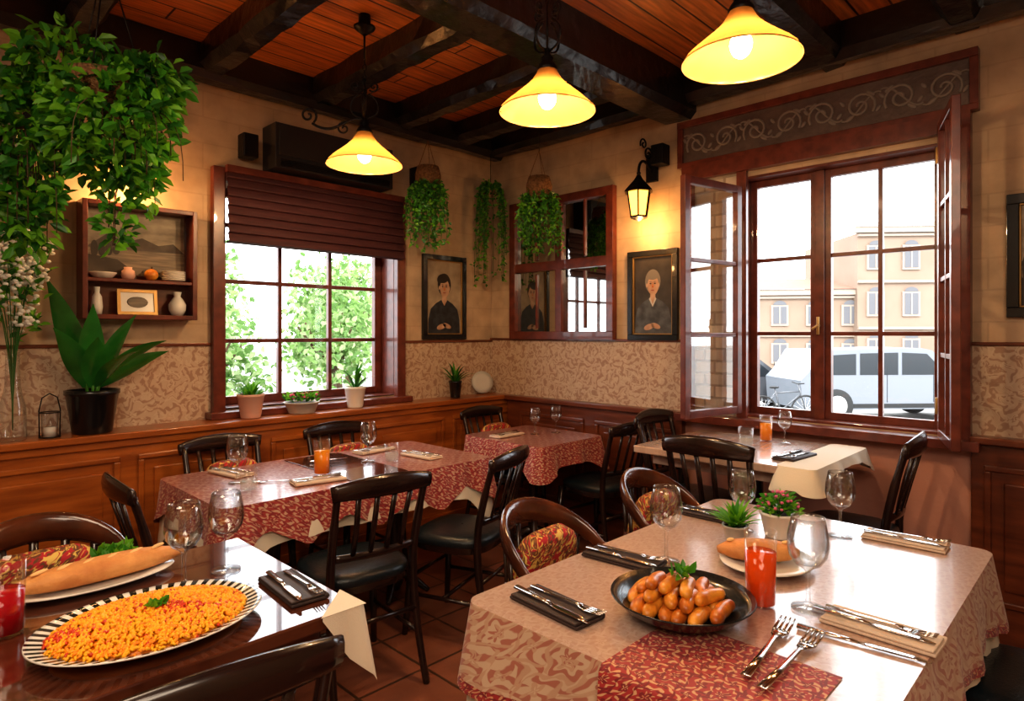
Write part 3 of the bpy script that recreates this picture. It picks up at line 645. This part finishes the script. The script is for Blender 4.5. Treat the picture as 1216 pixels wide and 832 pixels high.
def lantern():
    m=M()
    m.box((0,-.01,.24),(.07,.02,.16),BLACK)
    m.tube(bez((0,-.02,.22),(0,-.10,.30),(0,-.16,.26),(0,-.15,.16),12),.008,BLACK,7,up=(1,0,0))
    m.tube(spiral((0,-.05,.31),.045,1.5,(0,1,0),(0,0,1),a0=-.5),.006,BLACK,6,up=(1,0,0)); m.tube(spiral((0,-.10,.36),.035,1.4,(0,-1,0),(0,0,1),a0=-.5),.005,BLACK,6,up=(1,0,0))
    c=(0,-.15,0)
    m.lathe([(.012,.175),(.02,.16),(.03,.145),(.085,.085),(.088,.078),(.07,.078)],c,BLACK,6,smooth=False)
    m.lathe([(.066,.078),(.046,-.06)],c,LANT,6,smooth=False)
    m.lathe([(.001,-.085),(.02,-.078),(.052,-.065),(.052,-.056),(.001,-.056)],c,BLACK,6,smooth=False)
    for k in range(6):
        a=2*pi*k/6; m.tube([(c[0]+.068*math.cos(a),c[1]+.068*math.sin(a),.08),(c[0]+.048*math.cos(a),c[1]+.048*math.sin(a),-.06)],.005,BLACK,5)
    m.ell((0,-.15,.185),.012,BLACK); return m
lantern().build('wall_lantern',loc=(-.001,-1.56,2.27),rz=D(-90),scale=(1.15,1.15,1.15)); lamp_light((-.16,-1.56,2.13),6,.03,(1,.5,.18))
lantern().build('wall_lantern',loc=(-2.72,-.001,2.30)); lamp_light((-2.72,-.15,2.17),8,.03,(1,.5,.18))
def speaker(loc,rz,w=.09,h=.15,d=.09):
    M().box((0,-.03-d/2,0),(w,d,h),BLACK).box((0,-.015,0),(.03,.03,.04),BLACK).build('wall_speaker',loc=loc,rz=rz,bevel=.006)
speaker((-2.08,-.001,2.56),0,.09,.14); speaker((-.83,-.001,2.60),0,.08,.13); speaker((-.001,-1.66,2.60),D(-90),.09,.13)
ACM=pm('dark_plastic',(.028,.025,.025),.35)
m=M(); m.box((0,-.09,0),(.84,.18,.27),ACM); m.box((0,-.185,.03),(.80,.012,.18),ACM)
for k in range(5): m.box((0,-.187,-.085-.009*k),(.78,.008,.004),BLACK)
m.build('air_conditioner',loc=(-1.54,-.001,2.58),bevel=.015)
# ------------------------------------------------------------------ frames / portraits
SKIN=pm('painted_skin',(.55,.36,.25),.7,var=(.38,.21,.13),vs=18); HAIRD=pm('painted_hair',(.03,.02,.015),.7); HAIRG=pm('painted_grey_hair',(.20,.18,.155),.7)
CLD=pm('painted_dark_coat',(.035,.04,.05),.7,var=(.015,.015,.02),vs=20); CLB=pm('painted_blue_coat',(.11,.12,.13),.7,var=(.05,.05,.055),vs=15)
BGL=pm('painted_bg',(.42,.33,.23),.7,var=(.26,.20,.14),vs=9); BGD=pm('painted_bg_dark',(.06,.05,.042),.6,var=(.03,.025,.022),vs=9)
LIP=pm('painted_lips',(.30,.08,.06),.7)
def frame(m,w,h,mt,fw=.035,d=.03,inner=None):
    m.box((0,-d/2,h/2-fw/2),(w,d,fw),mt);m.box((0,-d/2,-h/2+fw/2),(w,d,fw),mt);m.box((-w/2+fw/2,-d/2,0),(fw,d,h-2*fw),mt);m.box((w/2-fw/2,-d/2,0),(fw,d,h-2*fw),mt)
    if inner:
        iw,ih=w-2*fw,h-2*fw; q=.008
        m.box((0,-d*.4,ih/2-q/2),(iw,d*.7,q),inner);m.box((0,-d*.4,-ih/2+q/2),(iw,d*.7,q),inner);m.box((-iw/2+q/2,-d*.4,0),(q,d*.7,ih-2*q),inner);m.box((iw/2-q/2,-d*.4,0),(q,d*.7,ih-2*q),inner)
def disc(m,cx,cz,rx,rz_,y,mt,n=24,rot=0):
    m.poly([(cx+rx*math.cos(2*pi*i/n)*math.cos(rot)-rz_*math.sin(2*pi*i/n)*math.sin(rot),y,cz+rx*math.cos(2*pi*i/n)*math.sin(rot)+rz_*math.sin(2*pi*i/n)*math.cos(rot)) for i in range(n)],mt)
def portrait(w,h,bg,coat,hair,loc,rz,young=False):
    m=M(); frame(m,w,h,BLACKC,.038,.03,GOLD); m.box((0,-.006,0),(w-.07,.008,h-.07),bg); y=-.0105; s=h*.9
    y-=.0004; m.poly([(-w*.055,y,-h*.12),(-w*.05,y,.05),(w*.05,y,.05),(w*.055,y,-h*.12)],SKIN)
    y-=.0005
    pts=[(-w*.37,y,-h*.44),(-w*.36,y,-h*.26),(-w*.31,y,-h*.14),(-w*.20,y,-h*.075),(-w*.07,y,-h*.03),(0,y,-h*.10),(w*.07,y,-h*.03),(w*.20,y,-h*.075),(w*.31,y,-h*.14),(w*.36,y,-h*.26),(w*.37,y,-h*.44)]
    m.add(pts+[(0,y,-h*.44)],[(0,1,2,3,4,5,11),(5,6,7,8,9,10,11)],coat)
    y-=.0005; disc(m,0,s*.17,w*.155,s*.150,y,hair)
    if young: disc(m,-w*.05,s*.24,w*.12,s*.07,y-.0002,hair,rot=.3)
    y-=.0006; disc(m,w*.008,s*.122,w*.110,s*.122,y,SKIN)
    y-=.0005
    for q in(-1,1):
        disc(m,q*w*.045,s*.145,w*.020,s*.008,y,HAIRD); disc(m,q*w*.045,s*.168,w*.028,s*.005,y,hair)
        disc(m,q*w*.118,s*.125,w*.014,s*.026,y+.0007,SKIN)
    m.poly([(-.003,y,s*.135),(.003,y,s*.135),(.008,y,s*.095),(-.008,y,s*.095)],BR[1]); disc(m,0,s*.062,w*.036,s*.007,y,LIP)
    disc(m,0 if not young else -w*.03,s*.235,w*.118,s*.045,y,hair,rot=.15 if young else 0)
    if not young: m.poly([(-w*.075,y,-h*.04),(0,y,-h*.13),(0,y,-h*.10),(-w*.05,y,-h*.02)],GREYC); m.poly([(w*.075,y,-h*.04),(0,y,-h*.13),(0,y,-h*.10),(w*.05,y,-h*.02)],GREYC)
    disc(m,-w*.07,-h*.35,w*.11,h*.032,y,SKIN,rot=.3); disc(m,w*.06,-h*.34,w*.10,h*.028,y,SKIN,rot=-.35)
    return m.build('framed_portrait',loc=loc,rz=rz,bevel=.003)
portrait(.43,.65,BGL,CLD,HAIRD,(-.52,-.001,1.725),0,True); portrait(.38,.60,BGD,CLB,HAIRG,(-.001,-1.565,1.70),D(-90))
SKYP=pm('painted_sky',(.42,.36,.27),.6,var=(.22,.19,.15),scl=(2,1,6),vs=4); MTN=pm('painted_mountain',(.13,.11,.095),.7,var=(.07,.06,.055),vs=12); LAKE=pm('painted_lake',(.25,.20,.14),.5,var=(.12,.10,.08),scl=(1,1,12),vs=6)
def landscape(m,w,h):
    y=-.0105; m.box((0,-.006,0),(w,.008,h),SKYP)
    m.poly([(-w/2,y,-h*.1),(-w*.3,y,h*.12),(-w*.12,y,h*.02),(w*.05,y,h*.10),(w*.22,y,-.0),(w*.38,y,h*.05),(w/2,y,-h*.1)],MTN)
    m.poly([(-w/2,y-.0004,-h*.1),(w/2,y-.0004,-h*.1),(w/2,y-.0004,-h/2),(-w/2,y-.0004,-h/2)],LAKE)
    m.poly([(-w/2,y-.0008,-h*.2),(-w*.2,y-.0008,-h*.26),(-w*.05,y-.0008,-h*.42),(-w*.1,y-.0008,-h/2),(-w/2,y-.0008,-h/2)],BGD)
    for i in range(4): disc(m,-w*.42+i*w*.07,-h*.12,w*.035,h*(.13-.02*i),y-.001,BGD)
def picture(w,h,loc,rz):
    m=M(); frame(m,w,h,BLACKC,.045,.03,GOLD); landscape(m,w-.08,h-.08)
    m.build('framed_landscape_painting',loc=loc,rz=rz,bevel=.003)
picture(.40,.75,(-3.30,-.001,2.30),0); picture(.44,.56,(-.001,-3.65,1.80),D(-90))
m=M(); w,h=1.01,1.08; frame(m,w,h,FRAME,.06,.05); m.box((0,-.008,0),(w-.1,.006,h-.1),MIRROR)
m.box((0,-.02,0),(.06,.04,h-.12),FRAME); m.box((0,-.021,.02),(w-.12,.042,.07),FRAME)
for q in(-1,1):
    for zz in(-.245,.28):
        m.box((q*.235,-.016,zz),(.016,.02,.42),FRAME)
m.build('mirror_window_frame',loc=(-.001,-.765,1.94),rz=D(-90),bevel=.004)
# ------------------------------------------------------------------ shelf
m=M(); w,h=.54,.60
m.box((0,-.006,0),(w,.012,h),WOOD2);
for q in(-1,1): m.box((q*(w/2-.012),-.07,0),(.024,.12,h),FRAME); m.box((0,-.07,q*(h/2-.012)),(w-.048,.12,.024),FRAME)
m.box((0,-.066,-.10),(w-.048,.108,.018),FRAME); m.build('wall_shelf',loc=(-2.655,-.001,1.82),bevel=.003)
m=M(); landscape(m,.47,.34); m.build('landscape_painting',loc=(-2.655,-.014,1.925))
def lat(name,prof,mt,loc,seg=24): return M().lathe(prof,(0,0,0),mt,seg).build(name,loc=loc)
zz=1.7295
m=M()
for k in range(6): m.lathe([(.001,.0),(.035,0),(.058,.008),(.06,.011),(.03,.004),(.001,.004)],(0,0,k*.009),WHITEC,24)
m.build('plate_stack',loc=(-2.49,-.075,zz))
lat('serving_dish',[(.001,0),(.04,0),(.06,.025),(.062,.03),(.04,.006),(.001,.006)],WHITEC,(-2.825,-.075,zz)); 
M().ell((0,0,.032),(.035,.035,.032),BR[0]).tube([(0,0,.06),(.004,0,.075)],.004,BRANCH,6).build('decorative_gourd',loc=(-2.60,-.07,zz))
lat('ceramic_jar',[(.001,0),(.025,0),(.033,.02),(.03,.045),(.018,.055),(.02,.065),(.001,.066)],PINKC,(-2.71,-.07,zz))
vz=1.5445
V1=lat('ceramic_vase',[(.001,0),(.028,0),(.043,.03),(.045,.06),(.028,.09),(.016,.105),(.022,.13),(.02,.13),(.001,.10)],WHITEC,(-2.47,-.07,vz)); lat('bottle_vase',[(.001,0),(.022,0),(.026,.04),(.022,.09),(.012,.11),(.014,.14),(.001,.14)],WHITEC,(-2.85,-.07,vz))
m=M(); frame(m,.19,.135,GOLD,.016,.012); m.box((0,-.003,0),(.17,.004,.115),WHITEC); m.ell((0,-.006,0),(.05,.001,.03),LAKE); m.build('small_picture_frame',loc=(-2.665,-.06,vz+.067),rot=(D(-8),0,0))
# ------------------------------------------------------------------ plants
def potted(name,r,h,mt,loc,fn):
    m=M(); m.lathe([(.001,0),(r*.72,0),(r*.75,.005),(r*.98,h*.88),(r*1.04,h*.9),(r*1.04,h),(r*.95,h),(r*.9,h*.86)],(0,0,0),mt,28); m.lathe([(r*.92,h*.87),(.001,h*.87)],(0,0,0),SOIL,28); fn(m,h*.87,r); return m.build(name,loc=loc)
BIGL=pm('big_leaf',(.035,.20,.032),.22,var=(.018,.12,.02),scl=(1,1,1),vs=8,coat=.3,trl=.15)
def bigplant(m,z,r):
    for az,L,W,l,b,tw in[(186,.56,.12,1.32,.12,1.0),(205,.34,.11,1.20,.35,.7),(-15,.38,.12,.85,.5,-.6),(-8,.40,.12,1.25,.25,-.8),(-55,.30,.12,.85,.5,0),(-95,.30,.11,1.2,.5,.2),(-5,.36,.11,.60,.25,-.9),(-100,.42,.12,1.45,.15,.3)]:
        a=D(az); m.tube([(0.02*math.cos(a),.02*math.sin(a),z-.01),(.03*math.cos(a),.03*math.sin(a),z+.06)],.006,LEAF2,6); m.blade((.03*math.cos(a),.03*math.sin(a),z+.04),a,L,W,l,BIGL,b,12,tw)
potted('potted_rubber_plant',.115,.215,BLACKC,(-2.88,-.118,.951),bigplant)
def succ(m,z,r):
    for i in range(60): a=U(0,2*pi); m.blade((r*.5*U(0,1)*math.cos(a),r*.5*math.sin(a)*U(0,1),z),a,U(.06,.11),.016,U(.5,1.5),random.choice([LEAF1,LEAF2]),.5,5)
def spiky(m,z,r):
    for i in range(18): a=U(0,2*pi); m.blade((.01*math.cos(a),.01*math.sin(a),z),a,U(.12,.22),.02,U(.7,1.5),random.choice([LEAF2,LEAF3]),.8,6)
def bush(m,z,r,fl=None):
    for i in range(130):
        a=U(0,2*pi); e=U(.1,1.5); q=r*U(.4,1.15); c=(q*math.cos(a)*math.cos(e),q*math.sin(a)*math.cos(e),z+q*math.sin(e)*1.1); m.leaf(c,(math.cos(a),math.sin(a),U(0,1)),.025,.016,random.choice(LEAFS[:2]))
    for i in range(14): a=U(0,2*pi); m.tube([(0,0,z),(r*.8*math.cos(a),r*.8*math.sin(a),z+r*U(.4,1))],.0015,LEAF3,4)
def pinkbush(m,z,r):
    bush(m,z,r)
    for i in range(45):
        a=U(0,2*pi); e=U(.2,1.5); q=r*1.15; c=(q*math.cos(a)*math.cos(e),q*math.sin(a)*math.cos(e),z+q*math.sin(e)*1.1); m.ell(c,(.006,.006,.005),PINKF,7,4)
potted('potted_succulent',.075,.14,PINKC,(-2.09,-.135,.951),succ)
def lowb(m,z,r):
    for k in range(90):
        a=U(0,2*pi); q=r*U(0,.95); c=(q*math.cos(a),q*math.sin(a),z+U(.01,.05)); m.leaf(c,(math.cos(a),math.sin(a),U(.2,1.5)),.035,.02,random.choice(LEAFS))
    for k in range(22):
        a=U(0,2*pi); q=r*U(0,.9); m.ell((q*math.cos(a),q*math.sin(a),z+U(.03,.06)),.009,PINKF,7,5)
potted('flower_bowl',.105,.07,GREYC,(-1.77,-.135,.951),lowb)
potted('potted_spider_plant',.07,.14,WHITEC,(-1.38,-.12,.951),spiky)
potted('potted_fern',.05,.13,BLACKC,(-.50,-.12,.951),lambda m,z,r:spiky(m,z,r))
potted('potted_flowering_plant',.062,.085,WHITEC,(-1.50,-2.98,Z),pinkbush)
potted('potted_herb',.042,.055,GREYC,(-1.65,-2.895,Z),succ)
m=M(); m.lathe([(.001,.0),(.05,.0),(.09,.012),(.092,.016),(.05,.006),(.001,.006)],(0,0,0),GREYC,28); m.build('decorative_plate',loc=(-.16,-.055,1.045),rot=(D(75),0,D(-25)))
m=M(); m.lathe([(.001,.002),(.05,.002),(.055,.02),(.05,.16),(.03,.25),(.026,.40),(.034,.42)],(0,0,0),GLASS,24)
for i in range(16):
    a=U(0,2*pi); q=U(.02,.13); p=(q*math.cos(a),q*math.sin(a)*.45,U(.55,.95)); m.tube(bez((0,0,.05),(0,0,.4),(p[0]*.4,p[1]*.4,p[2]*.8),p,8),.002,LEAF3,5)
    for k in range(26): m.ell((p[0]+U(-.05,.05),p[1]+U(-.03,.03),p[2]+U(-.06,.06)),(.012,.012,.009),WHITEF,6,4)
    for k in range(8): m.leaf((p[0]+U(-.05,.05),p[1]+U(-.02,.02),p[2]-U(.0,.1)),(U(-1,1),U(-1,.2),U(-.5,1)),.05,.025,random.choice(LEAFS))
m.build('flower_vase',loc=(-3.20,-.15,.951))
m=M(); m.lathe([(.001,.001),(.032,.001),(.034,.09),(.036,.12)],(0,0,0),GLASS,20); m.lathe([(.001,.004),(.025,.004),(.025,.05),(.001,.05)],(0,0,0),WHITEC,20)
for s_ in(-1,1): m.tube([(s_*.04,0,.002),(s_*.042,0,.13),(s_*.03,0,.19),(0,0,.21)],.003,BLACK,6)
m.tube([(.042*math.cos(i*pi/8),.042*math.sin(i*pi/8),.004) for i in range(16)],.003,BLACK,6,closed=True); m.tube([(.042*math.cos(i*pi/8),.042*math.sin(i*pi/8),.12) for i in range(16)],.003,BLACK,6,closed=True)
m.build('candle_holder',loc=(-3.06,-.15,.951))
def trailing(name,loc,potr,L,ns,top,spread=1.0,wick=True,leaf=.028):
    m=M()
    if wick: m.lathe([(.001,-.0),(potr*.6,.0),(potr,.04),(potr*1.05,.10),(potr*.85,.16),(potr*.8,.16),(potr*.8,.13),(.001,.13)],(0,0,0),WICKER,24,flute=0)
    for k in range(3):
        a=2*pi*k/3
        if wick: m.tube([(potr*.9*math.cos(a),potr*.9*math.sin(a),.14),(0,0,.34)],.0025,WICKER,5)
    m.tube([(0,0,.34 if wick else 0),(0,0,top)],.003,BLACK,5)
    z0=.03 if wick else 0
    for s_ in range(ns):
        a=U(0,2*pi); q=potr*U(.6,1.15)*spread; l=L*U(.45,1)
        P=bez((potr*.3*math.cos(a),potr*.3*math.sin(a),z0+.02),(q*1.2*math.cos(a),q*1.2*math.sin(a),z0+.03),(q*1.35*math.cos(a),q*1.35*math.sin(a),z0-l*.3),(q*U(.8,1.6)*math.cos(a),q*U(.8,1.6)*math.sin(a),z0-l),10)
        m.tube(P,.0016,LEAF3,4)
        for p in P[1:]:
            for _ in range(4): m.leaf((p.x+U(-.01,.01),p.y+U(-.01,.01),p.z+U(-.02,.02)),(U(-1,1),U(-1,1),U(-1.3,.3)),leaf*U(.7,1.3),leaf*.7,random.choices(LEAFS,[3,4,3])[0])
    return m.build(name,loc=loc)
trailing('hanging_planter',(-1.0,-.42,2.42),.085,.42,42,.60,1.3)
trailing('hanging_planter',(-.47,-.96,2.35),.085,.38,42,.66,1.3)
trailing('hanging_ivy',(-.19,-.19,2.62),.07,.78,28,.25,1.3,False)
m=M()
m.lathe([(.001,0),(.10,0),(.14,.06),(.15,.12),(.14,.12),(.001,.09)],(-3.03,-1.03,2.30),WICKER,24)
for k in range(3): a=2*pi*k/3; m.tube([(-3.03+.14*math.cos(a),-1.03+.14*math.sin(a),2.41),(-3.03,-1.03,2.90)],.003,BLACK,5)
def blob(c,r,n,L=.052):
    for i in range(n):
        while True:
            p=(U(-1,1),U(-1,1),U(-1,1))
            d=math.sqrt(sum(t*t for t in p))
            if .35<d<1: break
        q=Vector((c[0]+p[0]*r[0],c[1]+p[1]*r[1],c[2]+p[2]*r[2]))
        m.leaf(q,(p[0]+U(-.7,.7),p[1]+U(-.7,.7),U(-1.2,.5)),L*U(.7,1.35),L*.66,random.choices(LEAFS,[5,4,3])[0])
    for i in range(n//30):
        a=Vector((c[0]+U(-.2,.2)*r[0],c[1]+U(-.2,.2)*r[1],c[2]+r[2]*.3)); b=Vector((c[0]+U(-1,1)*r[0],c[1]+U(-1,1)*r[1],c[2]-U(0,1)*r[2])); m.tube(bez(a,(b.x,b.y,a.z),(b.x,b.y,(a.z+b.z)/2),b,6),.002,BRANCH,4)
blob((-3.01,-1.07,2.25),(.21,.21,.25),950); blob((-3.25,-.83,2.12),(.12,.13,.38),800); blob((-3.0,-1.06,1.95),(.06,.06,.20),110); blob((-2.92,-1.16,2.40),(.13,.13,.12),260); blob((-3.12,-.95,2.50),(.18,.18,.10),260)
blob((-2.92,-1.13,2.05),(.05,.05,.15),60)
m.build('hanging_leafy_plant')
# ------------------------------------------------------------------ exterior
GZ=-.88
GR=pm('street_paving',(.28,.27,.25),.8,var=(.22,.21,.20),vs=.5)
M().poly([(-90,-90,GZ),(90,-90,GZ),(90,90,GZ),(-90,90,GZ)],GR).build('street_ground')
BLD=pm('building_stucco',(.27,.195,.145),.9,var=(.235,.165,.12),vs=.4); BLW=pm('building_window',(.11,.11,.12),.5); ROOF=pm('roof_tile',(.26,.12,.08),.8); TRM=pm('building_trim',(.32,.26,.21),.8)
def building(name,w,h,d,loc,rz,floors,cols):
    m=M(); m.bx(-w/2,w/2,0,d,0,h,BLD); m.bx(-w/2-.3,w/2+.3,-.3,.1,h,h+.35,TRM)
    m.poly([(-w/2-.4,-.4,h+.35),(w/2+.4,-.4,h+.35),(w/2-1,d/2,h+1.3),(-w/2+1,d/2,h+1.3)],ROOF)
    for f in range(floors):
        z=h*(f+.25)/floors; hh=h/floors*.45
        for c in range(cols):
            x=-w/2+w*(c+.5)/cols; ww=w/cols*.38
            m.bx(x-ww/2-.12,x+ww/2+.12,-.1,0,z-.12,z+hh+.1,TRM); m.bx(x-ww/2,x+ww/2,-.12,-.1,z,z+hh,BLW); m.bx(x-.04,x+.04,-.14,-.12,z,z+hh,TRM)
            pts=[(x+ww/2*math.cos(pi*i/10),-.12,z+hh+.1+ww/2*math.sin(pi*i/10)*.7) for i in range(11)]; m.poly(pts,BLW)
        m.bx(-w/2,w/2,-.16,0,h*(f+1)/floors-.2,h*(f+1)/floors-.05,TRM)
    return m.build(name,loc=loc,rz=rz)
building('town_building',12,8.2,8,(41,3.0,GZ),D(-50),3,6); building('town_building',14,4.6,8,(34,13,GZ),D(-55),2,7)
CARW=pm('car_paint_silver',(.16,.175,.20),.3,coat=.5); CARG=pm('car_glass',(.02,.025,.03),.15); TYRE=pm('tyre',(.015,.015,.015),.7); CARD=pm('car_paint_grey',(.07,.075,.085),.25,coat=.5)
def vehicle(name,prof,wins,wy,paint,loc,rz,wr=.36,scale=1):
    m=M(); n=len(prof); hw=.92
    vs=[(x,-hw,z) for x,z in prof]+[(x,hw,z) for x,z in prof]
    m.add(vs,[tuple(range(n)),tuple(range(n,2*n))[::-1]]+[(i,(i+1)%n,n+(i+1)%n,n+i) for i in range(n)],paint)
    for w in wins:
        for s_ in(-1,1): m.poly([(x,s_*(hw+.006),z) for x,z in w],CARG)
    for s_ in(-1,1):
        m.box((0,s_*(hw+.01),.42),(prof[-1][0]*1.8,.03,.10),TYRE)
        m.box((prof[-1][0]-.12,s_*(hw-.15),.82),(.2,.26,.14),WHITEC)
        for q in(-.3,.9): m.box((q,s_*(hw+.004),.95),(.015,.01,.9),CARG)
    for x in wy:
        for s_ in(-1,1):
            m.T=Matrix.Translation((x,s_*.86,wr))@Matrix.Rotation(pi/2,4,'X'); m.lathe([(.001,-.11),(wr*.6,-.11),(wr*.98,-.10),(wr,0),(wr*.98,.10),(wr*.6,.11),(.001,.11)],(0,0,0),TYRE,24); m.lathe([(.001,-.118),(wr*.5,-.116),(wr*.6,-.112)],(0,0,0),STEEL,24); m.lathe([(.001,.118),(wr*.5,.116),(wr*.6,.112)],(0,0,0),STEEL,24); m.T=Matrix.Identity(4)
    return m.build(name,loc=loc,rz=rz,bevel=.04,scale=(scale,)*3)
vehicle('suv',[(-2.45,.34),(-2.5,1.05),(-2.3,1.25),(-1.95,1.78),(.55,1.84),(.85,1.78),(1.50,1.22),(2.3,1.08),(2.52,.80),(2.5,.34)],[[(-2.15,1.18),(-1.85,1.66),(-1.10,1.70),(-1.10,1.18)],[(-1.0,1.18),(-1.0,1.71),(-.02,1.73),(-.02,1.18)],[(.08,1.18),(.08,1.73),(.72,1.70),(1.25,1.18)]],(-1.6,1.65),CARW,(15.7,1.15,GZ),D(-42),.42,1.05)
cp=[(-2.1,.3),(-2.15,.85),(-1.6,.98),(-1.0,1.45),(.5,1.47),(1.1,1.0),(2.0,.85),(2.1,.3)]; cw_=[[(-1.4,.98),(-.95,1.38),(-.25,1.40),(-.25,.98)],[(-.18,.98),(-.18,1.40),(.45,1.40),(.95,.98)]]
vehicle('car',cp,cw_,(-1.35,1.35),CARD,(15.2,5.0,GZ),D(-50),.33,1.05)
vehicle('car',cp,cw_,(-1.35,1.35),CARD,(22.5,-1.2,GZ),D(-45),.33)
m=M()
for x in(-.52,.52):
    m.tube([(x+.34*math.cos(i*pi/12),0,.34+.34*math.sin(i*pi/12)) for i in range(24)],.022,TYRE,6,closed=True,up=(0,1,0))
    for k in range(8): a=k*pi/8; m.tube([(x+.33*math.cos(a),0,.34+.33*math.sin(a)),(x-.33*math.cos(a),0,.34-.33*math.sin(a))],.003,STEEL,4)
for a,b in[((-.52,.34),(-.2,.75)),((-.2,.75),(.36,.78)),((-.08,.34),(-.22,.85)),((-.08,.34),(.38,.7)),((.52,.34),(.34,.95)),((-.52,.34),(-.08,.34))]: m.tube([(a[0],0,a[1]),(b[0],0,b[1])],.018,CARD,6)
m.ell((-.23,0,.88),(.12,.06,.03),TYRE); m.tube([(.34,-.25,.98),(.34,0,.95),(.34,.25,.98)],.014,TYRE,6)
m.build('bicycle',loc=(12.4,2.35,GZ),rz=D(-40),scale=(1.1,1.1,1.1))
TL=[pm('tree_leaf_a',(.20,.32,.10),.7,trl=.4),pm('tree_leaf_b',(.10,.19,.05),.7,trl=.4),pm('tree_leaf_c',(.32,.40,.20),.7,trl=.4)]
m=M(); m.tube([(0,0,0),(.05,0,1),(0,.05,2.2)],[.10,.08,.05],BRANCH,8)
for k in range(5): a=k*1.25; m.tube([(0,0,1.3),(.7*math.cos(a),.7*math.sin(a),2.2)],[.04,.015],BRANCH,6)
for c,r,n in[((0,0,2.2),(.9,.9,.8),700),((.6,.3,1.6),(.7,.7,.6),420),((-.6,-.2,1.7),(.7,.7,.6),420),((0,.3,2.9),(.5,.5,.5),200)]:
    for i in range(n):
        v=Vector((random.gauss(0,1),random.gauss(0,1),random.gauss(0,1))).normalized()*U(.4,1.1); p=(c[0]+v.x*r[0],c[1]+v.y*r[1],c[2]+v.z*r[2]); m.leaf(p,(U(-1,1),U(-1,1),U(-1,1)),.14,.09,random.choice(TL))
TR=m.build('tree',loc=(.0,6.6,GZ))
for x,y,s_,r in[(3.2,8.2,1.15,1),(1.6,11.5,1.3,4),(6.2,13,1.35,3),(-.4,10.5,1.2,0),(9.5,18,1.6,5)]: inst(TR,(x,y,GZ),r,(s_,s_,s_))
m=M()
for i in range(1600): m.leaf((U(-4,4),U(-.35,.35),U(.1,1.5)),(U(-1,1),U(-1,1),U(-.3,1)),.13,.09,random.choice(TL))
m.bx(-4,4,-.3,.3,0,1.1,LEAF3); m.build('hedge',loc=(1.4,4.1,GZ),rz=D(-20))
# ------------------------------------------------------------------ lights / world
w=bpy.data.worlds.new('sky'); sc.world=w; w.use_nodes=True
bg=w.node_tree.nodes['Background']; bg.inputs[0].default_value=(.90,.95,1,1); bg.inputs[1].default_value=5.0
def area(name,loc,rot,sx,sy,e,c,portal=False):
    l=bpy.data.lights.new(name,'AREA'); l.shape='RECTANGLE'; l.size=sx; l.size_y=sy; l.energy=e; l.color=c
    if portal: l.cycles.is_portal=True
    o=bpy.data.objects.new(name,l); o.location=loc; o.rotation_euler=rot; sc.collection.objects.link(o); return o
area('window_portal',(-1.585,.23,1.67),(D(-90),0,0),1.2,1.34,1,(1,1,1),True)
area('window_portal',(.25,-2.675,1.665),(0,D(90),0),1.42,1.0,1,(1,1,1),True)
area('added_fill_light',(-4.3,-4.4,2.78),(D(22),D(-22),0),1.5,1.5,54,(1,.80,.60))  # added warm fill behind the camera, no real fixture
area('added_fill_light',(-3.9,-2.3,2.78),(0,D(-8),0),.8,.8,18,(1,.78,.55))  # second added fill, out of view, lifts the room's ambient light
sn=bpy.data.lights.new('sun','SUN'); sn.energy=2.2; sn.color=(1,.93,.82); sn.angle=.05; so=bpy.data.objects.new('sun',sn); so.rotation_euler=(D(50),0,D(-60)); sc.collection.objects.link(so)
cam=bpy.data.cameras.new('camera'); cam.lens=749/1216*36; cam.sensor_width=36; cam.shift_y=-21/1216; cam.clip_start=.02; cam.clip_end=500
co=bpy.data.objects.new('camera',cam); co.location=(-3.67,-3.83,1.45); co.rotation_euler=(D(90),0,D(-45.65)); sc.collection.objects.link(co); sc.camera=co
sc.view_settings.view_transform='Standard'
try: sc.view_settings.look='Medium High Contrast'
except Exception as e: print('look',e)
sc.view_settings.exposure=.22
